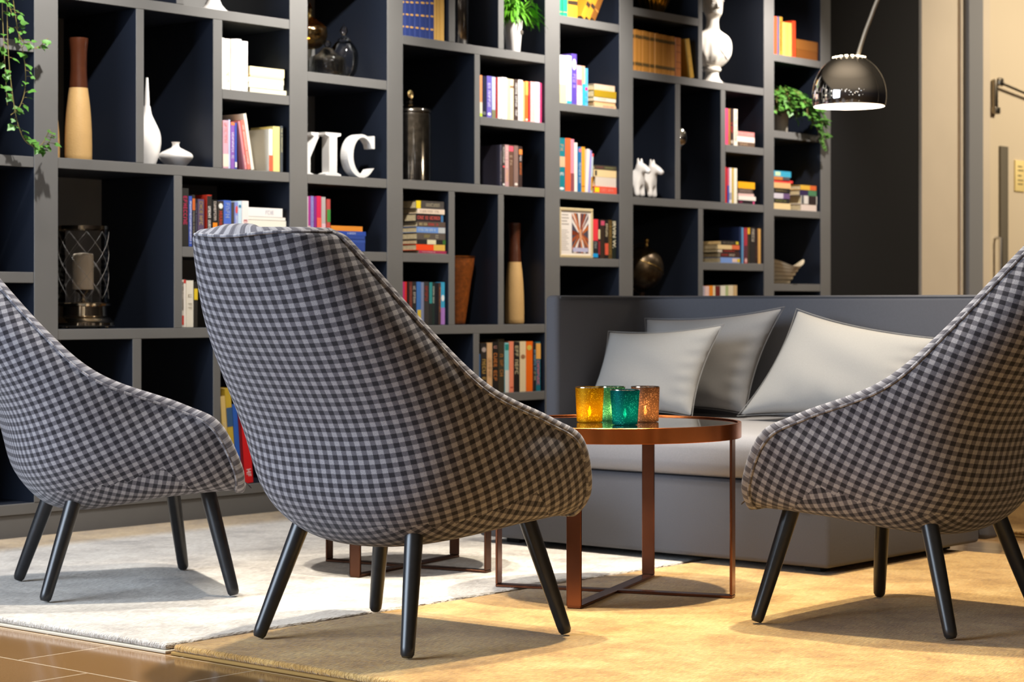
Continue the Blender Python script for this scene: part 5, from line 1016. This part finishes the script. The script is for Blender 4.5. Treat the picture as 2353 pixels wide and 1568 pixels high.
ST=[
('in the ivory stack beside the white books','ivory books lying in a stack',0.15,[(5.8184,0.195,1.7998,0.035,'ecdcae','ivory',[]),(5.8208,0.1852,1.7901,0.0091,'ecd9a4','thin ivory',[]),(5.8112,0.1972,1.7689,0.0207,'f0e6c8','pale ivory',[]),(5.8136,0.1924,1.748,0.0203,'f4ecd6','wide ivory',[]),(5.8208,0.205,1.729,0.0184,'f2e8c4','longest ivory',[])]),
('in the white stack on the long shelf','white books lying on the long shelf',0.17,[(5.8112,0.1898,1.2164,0.0369,'f0ece6','white',[(0.5,0.8,'d0c8d0','t')]),(5.8112,0.2071,1.2031,0.0127,'f2eade','slim white',[]),(5.8136,0.2097,1.1655,0.0369,'efe8d8','lower white',[]),(5.8136,0.2097,1.085,0.0799,'e8e2d4','hidden lowest white',[])]),
('in the blue pile behind the middle chair','orange and blue books lying in a pile',0.16,[(6.2849,0.1927,1.1704,0.0216,'e08a2c','orange',[]),(6.2901,0.2064,1.1517,0.0181,'2b4aa0','blue white-lettered',[(0.45,0.7,'c8d0e8','t')]),(6.2875,0.2036,1.136,0.0152,'2a4590','blue',[]),(6.2901,0.2037,1.1211,0.0143,'34509c','mid blue',[]),(6.2901,0.201,1.085,0.0355,'2c4690','lowest blue',[])]),
('in the tall nine-book stack','books lying in the tall nine-book stack',0.17,[(6.8143,0.1842,1.2841,0.0351,'4a4440','charcoal yellow-ended',[(0.0,0.16,'f0d020','e'),(0.35,0.85,'a89c80','t')]),(6.8214,0.1801,1.2616,0.022,'e6d0ba','cream',[(0.1,0.8,'b8a090','t')]),(6.8157,0.1828,1.2268,0.0342,'2c2426','red-lettered black',[(0.05,0.9,'dc5c50','t'),(0.9,0.98,'3a70a0','e')]),(6.8228,0.1845,1.2023,0.0239,'5a4a40','brown cream-lettered',[(0.06,0.36,'dcc890','t'),(0.38,0.75,'c0403c','t')]),(6.8185,0.1873,1.1761,0.0256,'6a90cc','blue',[(0.05,0.65,'c0ccd8','t'),(0.75,1,'b8bcbc','e')]),(6.8199,0.1873,1.1459,0.0296,'5a5048','dark taupe',[(0.25,0.48,'a89858','t'),(0.58,0.78,'c0b8a0','t')]),(6.8185,0.1888,1.1243,0.0209,'262424','black white-labelled',[(0.35,0.66,'e0d4b0','e'),(0.9,1,'3a6a28','e')]),(6.8143,0.1901,1.0965,0.0273,'f04a18','orange-red',[(0.6,1,'dcb050','e')]),(6.8313,0.1848,1.0838,0.0121,'a83254','magenta lowest',[(0.1,0.6,'e0a8a8','t')])]),
('in the pile beside the sky blue book','cream and olive books lying in a pile',0.15,[(8.0984,0.1645,1.9163,0.0288,'d8b89c','pinkish tan',[(0.1,0.7,'eed8c4','t')]),(8.0932,0.1768,1.882,0.0338,'a8881c','olive gold',[]),(8.0932,0.1768,1.862,0.0194,'e2d2b8','cream',[(0.2,0.6,'b8a890','t')]),(8.0984,0.1716,1.8456,0.0158,'d4a878','tan',[]),(8.0949,0.1751,1.831,0.014,'d8b088','sand red-lettered',[(0.4,0.9,'d88070','t')])]),
('in the pile right of the descending row','cream and red books lying in a pile',0.16,[(8.1018,0.1747,1.5234,0.0202,'4a4234','dark mottled',[(0.05,0.4,'8a4a48','t'),(0.45,0.95,'8a8a58','t')]),(8.0949,0.1816,1.4865,0.0363,'e2c692','buff',[(0.05,0.14,'4a4038','l')]),(8.1088,0.1677,1.4396,0.0462,'d8c8b8','grey-white',[]),(8.0949,0.1816,1.405,0.034,'e25a44','red yellow-dotted',[(0.03,0.22,'f0d418','l'),(0.3,0.9,'e88a78','t')])]),
('in the low pile in the cubby right of the silver egg','flat books right of the silver egg',0.14,[(9.3421,0.1603,1.7646,0.0252,'dc8a84','rosy',[(0.0,0.9,'e8b8b0','t')]),(9.3421,0.1645,1.7342,0.0298,'ecdcd0','white',[]),(9.3442,0.1541,1.709,0.0246,'6a5444','brown lowest',[(0.1,0.6,'c0a080','t')])]),
('in the pile in the cubby right of the dog figurines','flat books right of the dog figurines',0.15,[(9.3463,0.1604,1.4822,0.0358,'f0aa1c','amber yellow',[]),(9.3463,0.1394,1.4564,0.0252,'5a4c44','speckled dark',[(0.1,0.9,'a88c80','t')]),(9.3463,0.152,1.4411,0.0146,'d8b4ac','dusty rose',[]),(9.3463,0.1646,1.4188,0.0217,'ece2d6','white',[]),(9.3463,0.1604,1.398,0.0202,'2a2024','black pink-lettered',[(0.05,0.3,'d84a80','t'),(0.88,0.97,'e05088','l')])]),
('in the pile above the sofa left of the navy book','flat books above the sofa',0.16,[(9.1852,0.1672,1.1742,0.0209,'34302a','black yellow-ended',[(0.82,0.95,'d8c030','l'),(0.1,0.7,'7a7060','t')]),(9.155,0.2016,1.1499,0.0237,'dcc08c','tan orange-ended',[(0.65,1,'d86a40','e')]),(9.157,0.1996,1.1329,0.0164,'3a2824','black red-lettered',[(0.25,0.8,'c8483a','t'),(0.0,0.2,'c8b8a0','e')]),(9.1771,0.1794,1.1062,0.0261,'402c28','dark brown',[(0.05,0.4,'a83c34','t'),(0.45,0.75,'d0c0a8','t')]),(9.1771,0.1794,1.077,0.0286,'7a98d0','blue flowered lowest',[(0.6,0.85,'e0c0b0','l'),(0.86,1,'d8b82c','l')])]),
('in the top right corner lying beside the rust red book','flat brown books on the top right shelf',0.18,[(9.9155,0.225,2.2872,0.0552,'84501c','brown',[]),(9.9178,0.2227,2.2366,0.05,'7c4716','lower brown',[])]),
('in the blue-topped pile right of the lit post','books in the blue-topped pile',0.14,[(9.6878,0.1767,1.5627,0.0318,'3aa0c0','sky blue',[(0.1,0.4,'c0d8b0','l')]),(9.6878,0.1591,1.5447,0.0174,'c8783c','orange-brown',[(0.55,1,'4a4a50','e')]),(9.6878,0.1944,1.5303,0.0138,'e0403c','red thin',[]),(9.6878,0.1723,1.4991,0.0306,'dcb078','tan',[]),(9.6878,0.1635,1.4715,0.027,'24221f','black',[(0.1,0.8,'8a7850','t')]),(9.6878,0.1591,1.4415,0.0294,'ccc4cc','white purple-ended',[(0.6,1,'6a5078','e')]),(9.6878,0.1635,1.4175,0.0234,'2a2824','black olive-lettered',[(0.1,0.8,'8a8a50','t')]),(9.6878,0.1723,1.382,0.0349,'e8cc98','cream lowest',[])]),
('in the right-hand pile under the ivy','books in the right-hand pile under the ivy',0.15,[(9.9579,0.1626,1.4995,0.0265,'d8a83c','yellow red-ended',[(0.6,1,'d0602c','e')]),(9.9534,0.1716,1.4682,0.0306,'33264a','purple and green',[(0.5,1,'4a7a54','e')]),(9.9668,0.1632,1.4206,0.0471,'d4ccc4','white black-patched',[(0.45,0.95,'2a1c1c','e'),(0.02,0.16,'4a4a48','e')]),(9.9668,0.1632,1.382,0.038,'dcc8bc','pinkish white lowest',[])])]
# ------------------------------------------------------------ books
YB = YF + .012
def glyphs(bm, x0, x1, z0, z1, mi, seed, flat=False):
    """a line of small letter-like strokes; text runs along z (upright) or along x (flat)"""
    r = random.Random(seed); L = (x1 - x0) if flat else (z1 - z0); wd = (z1 - z0) if flat else (x1 - x0)
    cw = wd * .78; p = 0
    while p + cw * .8 < L:
        w = cw * r.uniform(.62, .9); kind = r.randint(0, 5)
        if r.random() < .12: p += cw * .7; continue
        S = [(0, 0, .22, 1)]
        if kind in (0, 1, 4): S.append((.75, 0, 1, 1))
        if kind in (0, 2, 3, 5): S.append((0, .84, 1, 1))
        if kind in (1, 2, 3): S.append((0, .42, .9, .58))
        if kind in (2, 4, 5): S.append((0, 0, 1, .16))
        for a0, b0, a1, b1 in S:
            if flat: bx(bm, x0 + p + a0 * w, x0 + p + a1 * w, -.0007, -.0003, z0 + b0 * wd, z0 + b1 * wd, mi=mi)
            else: bx(bm, x0 + (b0) * wd, x0 + b1 * wd, -.0007, -.0003, z1 - p - a1 * w, z1 - p - a0 * w, mi=mi)
        p += w + cw * .22
M_pages = mat('book_pages', 'd8c49a', .8, noise=.12, nscale=90)
def prints(par, w, h, pr, seed, flat):
    for n, (a, b, hx, kd) in enumerate(pr):
        bm = bmesh.new(); y = -.00035 - n * .00002
        if flat:
            x0, x1 = a * w, b * w
            if kd == 't': glyphs(bm, x0, x1, h * .28, h * .72, 0, seed + n, True)
            elif kd == 'l': bx(bm, x0, x1, y - .0003, y, h * .15, h * .85)
            else: bx(bm, x0 + .0002, x1 - .0002, y - .0003, y, .0004, h - .0004)
        else:
            z0, z1 = a * h, b * h
            if kd == 't': glyphs(bm, w * .24, w * .76, z0, z1, 0, seed + n)
            elif kd == 'l':
                cx_, cz_, rx_, rz_ = w / 2, (z0 + z1) / 2, w * .36, (z1 - z0) / 2
                prism(bm, [(cx_ + rx_ * math.cos(q), cz_ + rz_ * math.sin(q)) for q in np.linspace(0, 2 * PI, 13)[:-1]], y - .0003, y)
            else: bx(bm, .0003, w - .0003, y - .0003, y, z0 + .0004, z1 - .0004)
        if len(bm.verts): obj({'t': 'spine_text', 'l': 'spine_emblem'}.get(kd, 'spine_band'), bm, hexmat(hx), par)
        else: bm.free()
def book(label, x, z, w, h, d, hx, pr, group, lean=0, flat=False, seed=0, dy=0, rounded=False):
    """upright: w thick, h tall, spine to the room; flat: w long, h thick"""
    bm = bmesh.new(); c = .0013 if min(w, h) < .02 else .002
    if flat:
        bx(bm, 0, w, 0, d, 0, c); bx(bm, 0, w, 0, d, h - c, h); bx(bm, 0, w, 0, c, c, h - c, bev=0)
    else:
        rd = min(w * .28, .005) if rounded else min(w * .12, .0015)
        bx(bm, 0, c, rd, d, 0, h); bx(bm, w - c, w, rd, d, 0, h)
        arc_ = [(0, rd), (rd * .3, rd * .3), (rd, 0), (w - rd, 0), (w - rd * .3, rd * .3), (w, rd), (w - c, rd + .0005), (w - rd, c + .0005), (rd, c + .0005), (c, rd + .0005)]
        lo = [bm.verts.new((x_, y_, 0)) for x_, y_ in arc_]; hi = [bm.verts.new((x_, y_, h)) for x_, y_ in arc_]
        bm.faces.new(lo[::-1]); bm.faces.new(hi)
        for k_ in range(10): bm.faces.new((lo[k_], lo[(k_ + 1) % 10], hi[(k_ + 1) % 10], hi[k_]))
    o = obj('book', bm, mat('cover_' + hx, hx, .5, spec=.35)); tag(o, label, 'book', group)
    b2 = bmesh.new()
    if flat: bx(b2, .002, w - .002, c, d - .003, c, h - c)
    else: bx(b2, c, w - c, c, d - .003, .003, h - .003)
    obj('page_block', b2, M_pages, o)
    prints(o, w, h, pr, seed, flat)
    a = R(lean)
    o.location = (x, YB + dy, z + .0004)
    if a:
        o.rotation_euler = (0, a, 0)
        if lean > 0: o.location.z += w * math.sin(a)
    return o
sd = 11
for phrase, group, z0, L in UP:
    for (x, w, h, hx, words, pr, lean) in L:
        sd += 7; r = random.Random(sd)
        book('%s book %s' % (words, phrase), x, z0, w - .0008, h, min(.148, .6 * h + .02) + r.uniform(-.008, .008), hx, pr, group, lean, False, sd, 0 if lean else r.uniform(0, .006), 'leather' in words or 'blue and gold' in phrase or 'top row' in phrase or 'ivory' in words or 'tan' in words)
for phrase, group, dep, L in ST:
    for (x, w, z, h, hx, words, pr) in L:
        sd += 7; r = random.Random(sd)
        book('%s book %s' % (words, phrase), x, z, w, h, dep + r.uniform(-.012, .006), hx, pr, group, 0, True, sd, r.uniform(0, .006))
# bold lettering read down the last dark spine beside the picture frame
def lettering(txt, height, m, par, loc, rot):
    cu = bpy.data.curves.new('lettering', 'FONT'); cu.body = txt; cu.size = height; cu.extrude = .0002; cu.offset = height * .02
    to = bpy.data.objects.new('lettering', cu); C.objects.link(to)
    dg = bpy.context.evaluated_depsgraph_get(); me = bpy.data.meshes.new_from_object(to.evaluated_get(dg)); bpy.data.objects.remove(to)
    me.name = 'spine_lettering'; me.materials.clear(); me.materials.append(m)
    o2 = bpy.data.objects.new('spine_lettering', me); C.objects.link(o2); o2.parent = par; o2.location = loc; o2.rotation_euler = rot
    return o2
bold = next(o for o in bpy.data.objects if o.get('label', '').startswith('green-black bold'))
lettering('IRVIN W.', .034, hexmat('ded2b4'), bold, (.006, -.0005, .19), (R(90), R(90), 0))
